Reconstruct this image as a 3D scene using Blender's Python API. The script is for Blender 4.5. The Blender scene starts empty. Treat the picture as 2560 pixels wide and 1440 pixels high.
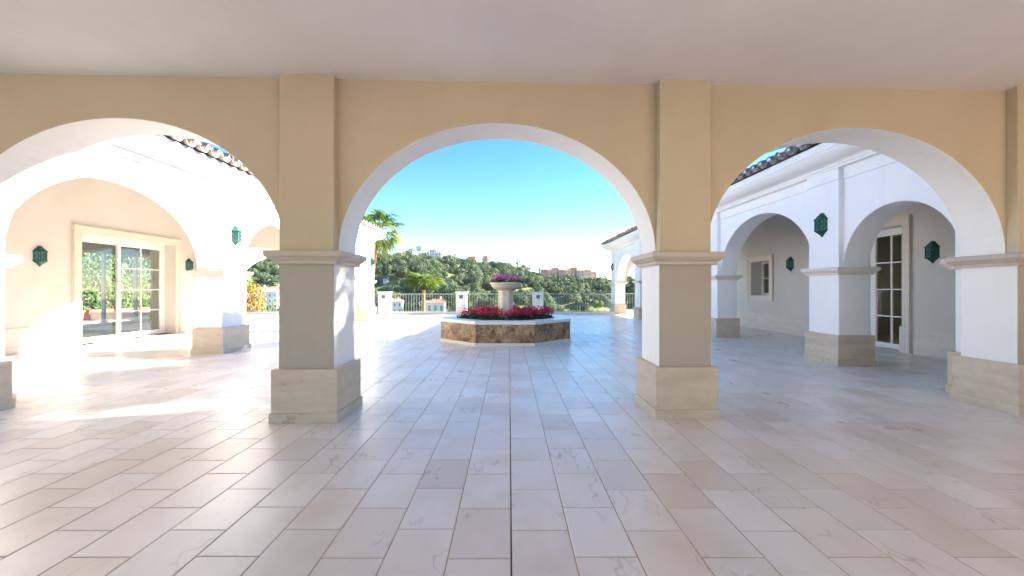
import bpy, math, random
import numpy as np
from mathutils import Vector, Matrix

random.seed(7)
rng = np.random.default_rng(7)
S = bpy.context.scene
COL = S.collection

# ------------------------------------------------------------------ camera, sky, sun, exposure
H = 1.5                                     # eye height
F = 1028.0                                  # focal length in photo pixels
cam = bpy.data.cameras.new('camera')
cam.sensor_fit = 'HORIZONTAL'; cam.sensor_width = 36.0
cam.lens = 36.0 * F / 2560.0
cam.shift_x = 7 / 2560.0
cam.shift_y = 3 / 2560.0
cam.clip_start = 0.05; cam.clip_end = 5000
camo = bpy.data.objects.new('camera', cam); COL.objects.link(camo)
camo.location = (0, 0, H); camo.rotation_euler = (math.radians(90), 0, 0)
S.camera = camo

SUN = Vector((1.0, 0.22, 0.485)).normalized()          # towards the sun
SUN_EL = math.asin(SUN.z); SUN_AZ = math.atan2(SUN.x, SUN.y)
world = bpy.data.worlds.new('World'); S.world = world; world.use_nodes = True
wn = world.node_tree.nodes; wl = world.node_tree.links
for n in list(wn): wn.remove(n)
sky = wn.new('ShaderNodeTexSky'); sky.sky_type = 'NISHITA'; sky.sun_disc = False
sky.sun_elevation = SUN_EL; sky.sun_rotation = SUN_AZ
sky.altitude = 2000; sky.air_density = 0.80; sky.dust_density = 0.08; sky.ozone_density = 1.5
bg = wn.new('ShaderNodeBackground'); bg.inputs['Strength'].default_value = 0.057
wo = wn.new('ShaderNodeOutputWorld')
tint = wn.new('ShaderNodeMix'); tint.data_type = 'RGBA'; tint.blend_type = 'MULTIPLY'; tint.inputs[0].default_value = 1.0
tint.inputs[7].default_value = (1.18, 0.95, 0.82, 1)     # white balance for open shade
hs = wn.new('ShaderNodeHueSaturation'); hs.inputs['Saturation'].default_value = 1.32
wl.new(sky.outputs[0], hs.inputs['Color']); wl.new(hs.outputs[0], tint.inputs[6]); wl.new(tint.outputs[2], bg.inputs[0]); wl.new(bg.outputs[0], wo.inputs[0])

sun = bpy.data.lights.new('sun', 'SUN'); sun.energy = 3.5; sun.angle = math.radians(0.53); sun.color = (1.0, 0.90, 0.77)
suno = bpy.data.objects.new('sun', sun); COL.objects.link(suno)
suno.rotation_euler = SUN.to_track_quat('Z', 'Y').to_euler(); suno.location = (30, 10, 30)

S.view_settings.view_transform = 'Standard'; S.view_settings.look = 'None'
S.view_settings.gamma = 1.0; S.view_settings.use_curve_mapping = False
S.view_settings.exposure = 3.29
S.render.engine = 'CYCLES'
S.cycles.use_denoising = True
S.cycles.max_bounces = 10; S.cycles.diffuse_bounces = 6; S.cycles.glossy_bounces = 3
S.cycles.use_adaptive_sampling = True; S.cycles.adaptive_threshold = 0.02
S.cycles.transparent_max_bounces = 16; S.cycles.transmission_bounces = 6
S.cycles.sample_clamp_indirect = 8.0
S.cycles.caustics_reflective = False; S.cycles.caustics_refractive = False

# ------------------------------------------------------------------ materials
def new_mat(name):
    m = bpy.data.materials.new(name); m.use_nodes = True
    nt = m.node_tree
    for n in list(nt.nodes): nt.nodes.remove(n)
    out = nt.nodes.new('ShaderNodeOutputMaterial')
    b = nt.nodes.new('ShaderNodeBsdfPrincipled')
    nt.links.new(b.outputs[0], out.inputs[0])
    return m, nt, b, out

def N(nt, t, **kw):
    n = nt.nodes.new(t)
    for k, v in kw.items(): setattr(n, k, v)
    return n

def noise(nt, coord, scale, detail=4, rough=0.55, dim='3D', w=None):
    n = N(nt, 'ShaderNodeTexNoise', noise_dimensions=dim)
    n.inputs['Scale'].default_value = scale; n.inputs['Detail'].default_value = detail
    n.inputs['Roughness'].default_value = rough
    nt.links.new(coord, n.inputs['Vector'])
    if w is not None: nt.links.new(w, n.inputs['W'])
    return n.outputs['Fac']

def ramp(nt, fac, stops, interp='LINEAR'):
    r = N(nt, 'ShaderNodeValToRGB'); r.color_ramp.interpolation = interp
    e = r.color_ramp.elements
    while len(e) > 2: e.remove(e[-1])
    e[0].position, e[0].color = stops[0][0], (*stops[0][1], 1)
    e[1].position, e[1].color = stops[1][0], (*stops[1][1], 1)
    for p, c in stops[2:]:
        q = e.new(p); q.color = (*c, 1)
    nt.links.new(fac, r.inputs[0])
    return r.outputs[0]

def mixc(nt, fac, a, b, mode='MIX'):
    m = N(nt, 'ShaderNodeMix', data_type='RGBA', blend_type=mode)
    if isinstance(fac, (int, float)): m.inputs[0].default_value = fac
    else: nt.links.new(fac, m.inputs[0])
    for s, v in ((6, a), (7, b)):
        if isinstance(v, tuple): m.inputs[s].default_value = (*v, 1)
        else: nt.links.new(v, m.inputs[s])
    return m.outputs[2]

def math_n(nt, op, a, b=None, c=None):
    m = N(nt, 'ShaderNodeMath', operation=op)
    for i, v in enumerate((a, b, c)):
        if v is None: continue
        if isinstance(v, (int, float)): m.inputs[i].default_value = v
        else: nt.links.new(v, m.inputs[i])
    return m.outputs[0]

def bump(nt, b, height, strength, dist=0.01):
    n = N(nt, 'ShaderNodeBump'); n.inputs['Strength'].default_value = strength; n.inputs['Distance'].default_value = dist
    nt.links.new(height, n.inputs['Height']); nt.links.new(n.outputs[0], b.inputs['Normal'])

def pos(nt): return N(nt, 'ShaderNodeNewGeometry').outputs['Position']

def paint(name, col, var=0.06, rough=0.75, stain=0.0, bs=0.12):
    m, nt, b, o = new_mat(name)
    p = pos(nt)
    n1 = noise(nt, p, 0.7, 3, 0.6); n3 = noise(nt, p, 14, 3, 0.7)
    d = tuple(c * (1 - var * 2) for c in col); l = tuple(min(0.92, c * (1 + var)) for c in col)
    c = ramp(nt, n1, [(0.3, d), (0.7, l)])
    c = mixc(nt, 0.12, c, ramp(nt, n3, [(0.35, d), (0.65, l)]))
    if stain:
        sp = N(nt, 'ShaderNodeMapping'); sp.inputs['Scale'].default_value = (5, 5, 0.35); nt.links.new(p, sp.inputs[0])
        st = noise(nt, sp.outputs[0], 1.3, 3, 0.65)
        c = mixc(nt, math_n(nt, 'MULTIPLY', ramp(nt, st, [(0.55, (0, 0, 0)), (0.8, (1, 1, 1))]), stain), c, tuple(x * 0.55 for x in col))
    nt.links.new(c, b.inputs['Base Color']); b.inputs['Roughness'].default_value = rough
    bump(nt, b, n3, bs, 0.006)
    return m

def stone(name, c1, c2, c3, rough=0.4, scale=1.0, stretch=(1, 1, 5), stain=0.0):
    m, nt, b, o = new_mat(name)
    p = pos(nt)
    oi = N(nt, 'ShaderNodeObjectInfo')
    sh = N(nt, 'ShaderNodeVectorMath', operation='ADD'); nt.links.new(p, sh.inputs[0])
    cx = N(nt, 'ShaderNodeCombineXYZ')
    for i in range(3): nt.links.new(math_n(nt, 'MULTIPLY', oi.outputs['Random'], 37.0), cx.inputs[i])
    nt.links.new(cx.outputs[0], sh.inputs[1])
    mp = N(nt, 'ShaderNodeMapping'); mp.inputs['Scale'].default_value = stretch; mp.inputs['Rotation'].default_value = (0.12, 0.2, 0.1)
    nt.links.new(sh.outputs[0], mp.inputs[0])
    n1 = noise(nt, mp.outputs[0], 1.6 * scale, 4, 0.62); n2 = noise(nt, sh.outputs[0], 9 * scale, 3, 0.6)
    c = ramp(nt, n1, [(0.28, c1), (0.52, c2), (0.75, c3)])
    c = mixc(nt, 0.25, c, ramp(nt, n2, [(0.3, c1), (0.7, c3)]))
    if stain:
        st = noise(nt, sh.outputs[0], 2.3, 4, 0.7)
        c = mixc(nt, math_n(nt, 'MULTIPLY', ramp(nt, st, [(0.62, (0, 0, 0)), (0.70, (1, 1, 1))]), stain), c, (0.16, 0.12, 0.09))
    nt.links.new(c, b.inputs['Base Color'])
    r = math_n(nt, 'MULTIPLY_ADD', n2, 0.25, rough - 0.12); nt.links.new(r, b.inputs['Roughness'])
    bump(nt, b, n2, 0.08, 0.003)
    return m

def tile_mat():
    m, nt, b, o = new_mat('marble_tile')
    p = pos(nt)
    at = N(nt, 'ShaderNodeAttribute', attribute_name='rnd'); oi = N(nt, 'ShaderNodeObjectInfo')
    r = math_n(nt, 'FRACT', math_n(nt, 'ADD', at.outputs['Fac'], oi.outputs['Random']))
    w = math_n(nt, 'MULTIPLY', r, 91.0)
    base = ramp(nt, r, [(0.0, (0.74, 0.64, 0.575)), (0.25, (0.83, 0.75, 0.70)), (0.5, (0.79, 0.725, 0.69)), (0.75, (0.86, 0.785, 0.735)), (0.9, (0.76, 0.69, 0.65)), (1.0, (0.70, 0.60, 0.53))])
    cv = N(nt, 'ShaderNodeCombineXYZ')
    nt.links.new(w, cv.inputs[2]); nt.links.new(math_n(nt, 'MULTIPLY', r, 313.0), cv.inputs[0])
    pa = N(nt, 'ShaderNodeVectorMath', operation='ADD'); nt.links.new(p, pa.inputs[0]); nt.links.new(cv.outputs[0], pa.inputs[1])
    mp = N(nt, 'ShaderNodeMapping'); mp.inputs['Scale'].default_value = (1, 0.5, 1); mp.inputs['Rotation'].default_value = (0, 0, 0.6)
    nt.links.new(pa.outputs[0], mp.inputs[0])
    n1 = noise(nt, mp.outputs[0], 2.6, 5, 0.62)
    c = mixc(nt, ramp(nt, n1, [(0.42, (0, 0, 0)), (0.78, (0.45, 0.45, 0.45))]), base, (0.64, 0.545, 0.465))
    # thin veins where the second noise crosses its middle, only in parts of some tiles
    v = noise(nt, mp.outputs[0], 1.5, 4, 0.6)
    va = math_n(nt, 'ABSOLUTE', math_n(nt, 'SUBTRACT', v, 0.575))
    vm = math_n(nt, 'MULTIPLY', ramp(nt, va, [(0.0, (1, 1, 1)), (0.009, (0, 0, 0))]), ramp(nt, n1, [(0.42, (0, 0, 0)), (0.60, (0.55, 0.55, 0.55))]))
    c = mixc(nt, vm, c, (0.40, 0.32, 0.25))
    st = noise(nt, p, 1.3, 3, 0.6)
    c = mixc(nt, math_n(nt, 'MULTIPLY', ramp(nt, st, [(0.50, (0, 0, 0)), (0.80, (1, 1, 1))]), 0.55), c, (0.60, 0.48, 0.37))
    pt = noise(nt, p, 30, 1, 0.5)
    c = mixc(nt, math_n(nt, 'MULTIPLY', ramp(nt, pt, [(0.80, (0, 0, 0)), (0.84, (1, 1, 1))]), 0.6), c, (0.25, 0.19, 0.15))
    nt.links.new(c, b.inputs['Base Color'])
    ro = math_n(nt, 'MULTIPLY_ADD', n1, 0.22, 0.20)
    nt.links.new(ro, b.inputs['Roughness'])
    b.inputs['Specular IOR Level'].default_value = 0.5
    bump(nt, b, st, 0.06, 0.02)
    return m

def plain(name, col, rough=0.5, metal=0.0, var=0.12, nscale=9, bs=0.05):
    m, nt, b, o = new_mat(name)
    p = pos(nt); n1 = noise(nt, p, nscale, 3, 0.6)
    nt.links.new(ramp(nt, n1, [(0.3, tuple(c * (1 - var) for c in col)), (0.7, tuple(min(0.95, c * (1 + var)) for c in col))]), b.inputs['Base Color'])
    b.inputs['Roughness'].default_value = rough; b.inputs['Metallic'].default_value = metal
    if bs: bump(nt, b, n1, bs, 0.004)
    return m

def leafy(name, cols, rough=0.55, trans=0.25, inst=True):
    m, nt, b, o = new_mat(name)
    at = N(nt, 'ShaderNodeAttribute', attribute_name='rnd'); oi = N(nt, 'ShaderNodeObjectInfo')
    f = math_n(nt, 'ADD', math_n(nt, 'MULTIPLY', at.outputs['Fac'], 0.55), math_n(nt, 'MULTIPLY', oi.outputs['Random'], 0.45 if inst else 0.0))
    c = ramp(nt, f, [(i / (len(cols) - 1), k) for i, k in enumerate(cols)])
    nt.links.new(c, b.inputs['Base Color']); b.inputs['Roughness'].default_value = rough
    if trans:
        t = N(nt, 'ShaderNodeBsdfTranslucent'); nt.links.new(c, t.inputs[0])
        mx = N(nt, 'ShaderNodeMixShader'); mx.inputs[0].default_value = trans
        nt.links.new(b.outputs[0], mx.inputs[1]); nt.links.new(t.outputs[0], mx.inputs[2]); nt.links.new(mx.outputs[0], o.inputs[0])
    return m

def glass_mat(name, tint=(0.9, 0.95, 0.93)):
    m, nt, b, o = new_mat(name); nt.nodes.remove(b)
    tr = N(nt, 'ShaderNodeBsdfTransparent'); tr.inputs[0].default_value = (*tint, 1)
    gl = N(nt, 'ShaderNodeBsdfGlossy'); gl.inputs['Roughness'].default_value = 0.01
    fr = N(nt, 'ShaderNodeFresnel'); bf = N(nt, 'ShaderNodeNewGeometry').outputs['Backfacing']
    nt.links.new(math_n(nt, 'MULTIPLY_ADD', bf, 1 / 1.52 - 1.52, 1.52), fr.inputs[0])     # a pane reflects alike from both sides
    f = math_n(nt, 'MULTIPLY', fr.outputs[0], 1.8)
    mx = N(nt, 'ShaderNodeMixShader'); nt.links.new(f, mx.inputs[0])
    nt.links.new(tr.outputs[0], mx.inputs[1]); nt.links.new(gl.outputs[0], mx.inputs[2]); nt.links.new(mx.outputs[0], o.inputs[0])
    return m

def emperador():
    m, nt, b, o = new_mat('brown_marble')
    p = pos(nt); oi = N(nt, 'ShaderNodeObjectInfo')
    w = math_n(nt, 'MULTIPLY', oi.outputs['Random'], 50)
    n1 = noise(nt, p, 2.6, 6, 0.72, '4D', w); n2 = noise(nt, p, 7, 6, 0.74, '4D', math_n(nt, 'ADD', w, 5.0))
    c = ramp(nt, n1, [(0.38, (0.030, 0.012, 0.006)), (0.46, (0.13, 0.058, 0.022)), (0.53, (0.30, 0.165, 0.065)), (0.60, (0.46, 0.29, 0.13)), (0.68, (0.60, 0.44, 0.26))])
    c = mixc(nt, 0.4, c, ramp(nt, n2, [(0.40, (0.035, 0.015, 0.008)), (0.52, (0.24, 0.135, 0.06)), (0.62, (0.62, 0.47, 0.30))]))
    va = math_n(nt, 'ABSOLUTE', math_n(nt, 'SUBTRACT', noise(nt, p, 3.3, 5, 0.65, '4D', math_n(nt, 'ADD', w, 9.0)), 0.5))
    c = mixc(nt, ramp(nt, va, [(0.0, (0.7, 0.7, 0.7)), (0.012, (0, 0, 0))]), c, (0.62, 0.48, 0.32))
    nt.links.new(c, b.inputs['Base Color']); b.inputs['Roughness'].default_value = 0.28
    return m

M = {}
M['white'] = paint('white_wall_paint', (0.86, 0.85, 0.835), 0.025, 0.7, stain=0.10)
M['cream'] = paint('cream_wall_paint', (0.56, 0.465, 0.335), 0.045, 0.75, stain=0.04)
M['cream2'] = paint('pale_cream_wall_paint', (0.64, 0.62, 0.58), 0.03, 0.75, stain=0.04)
M['offwhite'] = paint('offwhite_pillar_paint', (0.76, 0.71, 0.63), 0.03, 0.7, stain=0.08)
M['porch_shade'] = paint('porch_shade_paint', (0.42, 0.365, 0.305), 0.045, 0.7, stain=0.08)  # pillar shade put into the colour of the porch-facing faces
M['ceiling'] = paint('ceiling_paint', (0.80, 0.765, 0.745), 0.04, 0.85)
M['plinth'] = stone('beige_plinth_stone', (0.46, 0.365, 0.26), (0.56, 0.47, 0.36), (0.63, 0.55, 0.45), 0.42, 1.0, (1, 1, 5), stain=0.4)
M['dado'] = stone('pale_dado_stone', (0.60, 0.55, 0.49), (0.68, 0.63, 0.57), (0.73, 0.69, 0.63), 0.4)
M['trim'] = stone('pale_surround_stone', (0.66, 0.59, 0.50), (0.70, 0.64, 0.55), (0.74, 0.68, 0.60), 0.45)
M['tile'] = tile_mat()
M['grout'] = plain('grout', (0.42, 0.32, 0.22), 0.9, 0, 0.35, 2.5)
M['coping'] = stone('white_coping_marble', (0.66, 0.64, 0.60), (0.74, 0.72, 0.68), (0.80, 0.78, 0.75), 0.3)
M['brown'] = emperador()
M['urn'] = stone('cream_limestone', (0.60, 0.50, 0.38), (0.70, 0.61, 0.49), (0.76, 0.69, 0.58), 0.55, 2.0, (1, 1, 3))
M['soil'] = plain('dark_soil', (0.06, 0.04, 0.03), 0.95, 0, 0.4, 30)
M['frame'] = plain('white_door_frame', (0.82, 0.82, 0.80), 0.3, 0, 0.03)
M['glass'] = glass_mat('window_glass')
M['seam'] = plain('dark_joint_sealant', (0.085, 0.065, 0.05), 0.8, 0, 0.5, 9)
M['dark'] = plain('dark_rubber', (0.03, 0.03, 0.03), 0.6)
M['green_metal'] = plain('green_lantern_metal', (0.006, 0.080, 0.060), 0.38, 0.25, 0.35, 25)
M['lamp_glass'] = plain('frosted_lamp_glass', (0.10, 0.26, 0.24), 0.15, 0, 0.2, 40)
M['rail'] = plain('pale_painted_metal', (0.42, 0.48, 0.45), 0.4, 0.2, 0.1, 20)
M['clay'] = stone('weathered_clay_tile', (0.22, 0.165, 0.145), (0.38, 0.30, 0.265), (0.54, 0.48, 0.45), 0.8, 6.0, (1, 1, 1))
M['mortar'] = plain('white_mortar', (0.76, 0.75, 0.73), 0.85, 0, 0.08, 30)
M['terracotta'] = plain('terracotta', (0.50, 0.20, 0.10), 0.75, 0, 0.2, 14)
M['trunk'] = plain('palm_trunk_bark', (0.30, 0.13, 0.06), 0.9, 0, 0.5, 22, 0.6)
M['bark'] = plain('grey_bark', (0.16, 0.12, 0.09), 0.9, 0, 0.4, 18, 0.6)
M['palm'] = leafy('palm_frond_leaf', [(0.04, 0.10, 0.02), (0.10, 0.18, 0.03), (0.20, 0.27, 0.05), (0.36, 0.37, 0.11)], 0.4, 0.42)
M['hedge'] = leafy('hedge_leaf', [(0.02, 0.06, 0.012), (0.06, 0.14, 0.025), (0.11, 0.20, 0.04), (0.17, 0.26, 0.06)], 0.4, 0.3)
M['wood'] = leafy('hillside_tree_leaf', [(0.026, 0.060, 0.028), (0.050, 0.098, 0.038), (0.092, 0.138, 0.050), (0.16, 0.19, 0.075)], 0.7, 0.2)
M['cypress'] = leafy('cypress_leaf', [(0.012, 0.030, 0.014), (0.025, 0.055, 0.022), (0.04, 0.075, 0.03)], 0.6, 0.1)
M['lime'] = leafy('lime_green_leaf', [(0.08, 0.14, 0.02), (0.17, 0.25, 0.04), (0.26, 0.32, 0.07)], 0.5, 0.25)
M['yellow'] = leafy('autumn_yellow_leaf', [(0.18, 0.09, 0.012), (0.32, 0.18, 0.02), (0.42, 0.27, 0.04)], 0.5, 0.3)
M['leafdark'] = leafy('geranium_leaf', [(0.010, 0.035, 0.006), (0.025, 0.075, 0.012), (0.06, 0.13, 0.02)], 0.5, 0.2)
M['red'] = leafy('crimson_petal', [(0.40, 0.008, 0.03), (0.60, 0.015, 0.055), (0.62, 0.03, 0.16), (0.70, 0.07, 0.07)], 0.5, 0.3, False)
M['pink'] = leafy('pink_petal', [(0.60, 0.12, 0.28), (0.76, 0.34, 0.48), (0.84, 0.58, 0.70)], 0.5, 0.3, False)
M['hw'] = plain('far_white_render', (0.76, 0.75, 0.73), 0.8, 0, 0.05, 0.4, 0)
M['hb'] = plain('far_pale_blue_render', (0.52, 0.64, 0.74), 0.8, 0, 0.05, 0.4, 0)
M['ho'] = plain('far_orange_render', (0.62, 0.29, 0.19), 0.8, 0, 0.15, 0.3, 0)
M['hp'] = plain('far_peach_render', (0.72, 0.50, 0.37), 0.8, 0, 0.12, 0.3, 0)
M['hroof'] = plain('far_clay_roof', (0.36, 0.17, 0.11), 0.85, 0, 0.25, 0.8, 0)
M['hwin'] = plain('far_dark_window', (0.16, 0.19, 0.22), 0.2, 0, 0.2, 1.0, 0)
M['timber'] = plain('brown_timber_panelling', (0.26, 0.17, 0.10), 0.5, 0, 0.2, 4)
M['bounce'] = plain('pale_bounce_paving', (0.70, 0.65, 0.57), 0.8, 0, 0.12, 3)
M['room'] = paint('tan_room_paint', (0.50, 0.50, 0.37), 0.05, 0.8)
M['roomfloor'] = plain('room_floor', (0.40, 0.30, 0.20), 0.35, 0, 0.15, 3)

def terrain_mat():
    m, nt, b, o = new_mat('hillside_ground')
    p = pos(nt)
    n1 = noise(nt, p, 0.02, 6, 0.6); n2 = noise(nt, p, 0.35, 5, 0.65)
    c = ramp(nt, n1, [(0.35, (0.075, 0.10, 0.030)), (0.50, (0.14, 0.165, 0.045)), (0.62, (0.24, 0.25, 0.075)), (0.75, (0.22, 0.17, 0.09))])
    c = mixc(nt, 0.4, c, ramp(nt, n2, [(0.3, (0.04, 0.06, 0.02)), (0.7, (0.24, 0.24, 0.09))]))
    at = N(nt, 'ShaderNodeAttribute', attribute_name='lawn')
    c = mixc(nt, at.outputs['Fac'], c, ramp(nt, n2, [(0.3, (0.13, 0.18, 0.035)), (0.7, (0.22, 0.25, 0.055))]))
    nt.links.new(c, b.inputs['Base Color']); b.inputs['Roughness'].default_value = 0.95
    return m
M['terrain'] = terrain_mat()

# ------------------------------------------------------------------ object helpers
class MB:
    def __init__(s): s.v = []; s.f = []; s.mi = []; s.r = []
    def add(s, vs, fs, mi=0, r=0.0):
        o = len(s.v); s.v += [tuple(x) for x in vs]
        for f in fs:
            s.f.append(tuple(i + o for i in f)); s.mi.append(mi); s.r.append(r)
    def box(s, x0, x1, y0, y1, z0, z1, mi=0, P=None):
        vs = [(x, y, z) for z in (z0, z1) for y in (y0, y1) for x in (x0, x1)]
        if P: vs = [P(*q) for q in vs]
        s.add(vs, [(0, 2, 3, 1), (4, 5, 7, 6), (0, 1, 5, 4), (2, 6, 7, 3), (0, 4, 6, 2), (1, 3, 7, 5)], mi)
    def rings(s, rings, mi=0, cap=True, closed=True):
        n = len(rings[0]); vs = [q for r in rings for q in r]; fs = []
        for k in range(len(rings) - 1):
            for i in range(n if closed else n - 1):
                j = (i + 1) % n
                fs.append((k * n + i, k * n + j, (k + 1) * n + j, (k + 1) * n + i))
        if cap:
            fs.append(tuple(range(n - 1, -1, -1))); fs.append(tuple((len(rings) - 1) * n + i for i in range(n)))
        s.add(vs, fs, mi)
    def mesh(s, name, mats, rnd=False, smooth=False):
        me = bpy.data.meshes.new(name); me.from_pydata(s.v, [], s.f)
        for m in (mats if isinstance(mats, (list, tuple)) else [mats]): me.materials.append(m)
        me.polygons.foreach_set('material_index', s.mi)
        if rnd:
            a = me.attributes.new('rnd', 'FLOAT', 'FACE'); a.data.foreach_set('value', s.r)
        if smooth: me.polygons.foreach_set('use_smooth', [True] * len(s.f))
        me.update()
        return me
    def build(s, name, mats, parent=None, rnd=False, smooth=False, bevel=0.0, fixn=True, seg=2):
        me = s.mesh(name, mats, rnd, smooth)
        if fixn and len(s.f) < 4000:
            import bmesh
            bm = bmesh.new(); bm.from_mesh(me); bmesh.ops.recalc_face_normals(bm, faces=bm.faces); bm.to_mesh(me); bm.free()
        o = link(name, me, parent)
        if bevel:
            b = o.modifiers.new('bevel', 'BEVEL'); b.width = bevel; b.segments = seg; b.limit_method = 'ANGLE'; b.angle_limit = math.radians(40)
        return o

def link(name, data, parent=None):
    o = bpy.data.objects.new(name, data); COL.objects.link(o)
    if parent is not None: o.parent = parent
    return o

def tag(o, label=None, cat=None, group=None, kind=None):
    if label: o['label'] = label
    if cat: o['category'] = cat
    if group: o['group'] = group
    if kind: o['kind'] = kind
    return o

def empty(name, loc=(0, 0, 0), label=None, cat=None, group=None, rz=0.0):
    o = link(name, None); o.location = loc; o.rotation_euler.z = rz; o.empty_display_size = 0.2
    return tag(o, label, cat, group)

def copy_tree(o, parent=None):
    c = o.copy(); COL.objects.link(c); c.parent = parent
    for ch in list(o.children): copy_tree(ch, c)
    return c

def arch_wall(mb, P, u0, u1, v0, v1, ztop, ops, seg=44, mf=0, mbk=1, ms=2):
    """wall between spring line and ztop with arches cut out. ops: (ua, ub, spring, rise). P maps (u, v, z)."""
    pts = []
    u = u0
    sp = ops[0][2] if ops else 0
    pts.append((u0, sp))
    for ua, ub, s, r in ops:
        c = (ua + ub) / 2; h = (ub - ua) / 2
        if abs(ua - pts[-1][0]) > 1e-4: pts.append((ua, s))
        for k in range(1, seg):
            t = math.pi * k / seg
            pts.append((c - h * math.cos(t), s + r * math.sin(t)))
        pts.append((ub, s))
    if abs(u1 - pts[-1][0]) > 1e-4: pts.append((u1, sp))
    n = len(pts)
    vs = [P(a, v0, z) for a, z in pts] + [P(a, v0, ztop) for a, z in pts] + [P(a, v1, z) for a, z in pts] + [P(a, v1, ztop) for a, z in pts]
    f0, f1, f2 = [], [], []
    for i in range(n - 1):
        f0.append((i, i + 1, n + i + 1, n + i))
        f1.append((2 * n + i + 1, 2 * n + i, 3 * n + i, 3 * n + i + 1))
        f2.append((i + 1, i, 2 * n + i, 2 * n + i + 1))
        f2.append((n + i, n + i + 1, 3 * n + i + 1, 3 * n + i))
    f2.append((0, n, 3 * n, 2 * n)); f2.append((n - 1, 3 * n - 1, 4 * n - 1, 2 * n - 1))
    o = len(mb.v); mb.v += vs
    for fs, mi in ((f0, mf), (f1, mbk), (f2, ms)):
        for f in fs: mb.f.append(tuple(i + o for i in f)); mb.mi.append(mi); mb.r.append(0.0)

def rect_wall(mb, P, u0, u1, v0, v1, z0, z1, ops, mf=0, mbk=1, ms=2):
    """solid wall with rectangular openings (ua, ub, za, zb)."""
    us = sorted(set([u0, u1] + [o[0] for o in ops] + [o[1] for o in ops])); zs = sorted(set([z0, z1] + [o[2] for o in ops] + [o[3] for o in ops]))
    def hole(a, b, c, d):
        m, k = (a + b) / 2, (c + d) / 2
        return any(o[0] < m < o[1] and o[2] < k < o[3] for o in ops)
    for a, b in zip(us, us[1:]):
        for c, d in zip(zs, zs[1:]):
            if hole(a, b, c, d): continue
            mb.add([P(a, v0, c), P(b, v0, c), P(b, v0, d), P(a, v0, d)], [(0, 1, 2, 3)], mf)
            mb.add([P(a, v1, c), P(b, v1, c), P(b, v1, d), P(a, v1, d)], [(3, 2, 1, 0)], mbk)
    for ua, ub, za, zb in ops + [(u0, u1, z0, z1)]:
        for q in ([(ua, za), (ua, zb)], [(ub, zb), (ub, za)], [(ua, zb), (ub, zb)], [(ub, za), (ua, za)]):
            (a, c), (b, d) = q
            mb.add([P(a, v0, c), P(b, v0, d), P(b, v1, d), P(a, v1, c)], [(0, 1, 2, 3)], ms)

def rect_loft(mb, P, u0, u1, v0, v1, prof, mi=0):
    """stack of rectangles: prof = [(z, offset)]"""
    mb.rings([[P(u0 - o, v0 - o, z), P(u1 + o, v0 - o, z), P(u1 + o, v1 + o, z), P(u0 - o, v1 + o, z)] for z, o in prof], mi)

SPR = 1.93
def pillar(parent, P, u0, u1, v0, v1, mat='white', bevel=0.012):
    mb = MB(); rect_loft(mb, P, u0, u1, v0, v1, [(0.50, 0), (SPR - 0.02, 0)])
    if mat == 'porch':                      # shade of the porch side painted in as a darker copy of the white
        mb.mi[0] = 1; p = mb.build('pillar', [M['white'], M['porch_shade']], parent, bevel=bevel)
    else: p = mb.build('pillar', M[mat], parent, bevel=bevel)
    mb = MB(); rect_loft(mb, P, u0, u1, v0, v1, [(1.785, 0.002), (1.785, 0.045), (1.825, 0.05), (1.832, 0.075), (1.85, 0.085), (1.872, 0.11), (1.925, 0.112), (1.932, 0.105), (1.932, -0.05)])
    mb.build('impost', M['imp_shade'] if mat == 'porch' else M['imp'], p, bevel=0.004, seg=1)
    mb = MB(); rect_loft(mb, P, u0, u1, v0, v1, [(0.10, 0.055), (0.595, 0.055), (0.60, 0.05), (0.60, -0.03)])
    mb.build('plinth', M['plinth'], p, bevel=0.005, seg=1)
    mb = MB(); rect_loft(mb, P, u0, u1, v0, v1, [(-0.02, 0.072), (0.105, 0.072), (0.112, 0.066), (0.112, 0.02)])
    mb.build('skirting', M['plinth'], p, bevel=0.003, seg=1)
    return p
M['imp_shade'] = stone('shade_impost_stone', (0.44, 0.37, 0.31), (0.50, 0.43, 0.36), (0.55, 0.48, 0.42), 0.5, 1.0, (1, 1, 4))  # darker copy of the impost stone, porch shade put into its colour
M['imp'] = stone('impost_stone', (0.62, 0.56, 0.49), (0.69, 0.635, 0.565), (0.74, 0.69, 0.63), 0.5, 1.0, (1, 1, 4))

# ------------------------------------------------------------------ terrace floor
floor_rects = [(-17.5, -11.6, 15.3, 24.55), (-11.6, 9.75, -4.6, 24.55), (6.3, 9.75, 24.55, 26.6)]
mb = MB()
for x0, x1, y0, y1 in floor_rects: mb.box(x0, x1, y0, y1, -0.35, -0.003)
floor = mb.build('terrace_floor', M['grout']); tag(floor, kind='structure')
TW, TL, GAP = 0.354, 0.523, 0.007
def tile_mesh(w, l):
    m = MB(); a, b = w / 2, l / 2; e = 0.003
    r = [[(-a, -b, -0.012), (a, -b, -0.012), (a, b, -0.012), (-a, b, -0.012)], [(-a, -b, -0.0025), (a, -b, -0.0025), (a, b, -0.0025), (-a, b, -0.0025)],
         [(-a + e, -b + e, 0), (a - e, -b + e, 0), (a - e, b - e, 0), (-a + e, b - e, 0)]]
    m.rings(r, cap=False); m.add(r[2], [(0, 1, 2, 3)])
    return m
mb = MB(); mb.box(0.0075, 0.0165, 1.0, 5.2, -0.007, -0.0022); mb.build('movement_joint', M['seam'], floor)
tm = tile_mesh(TW - GAP, TL - GAP)
tme = tm.mesh('tile', M['tile'])
cells = []
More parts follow.
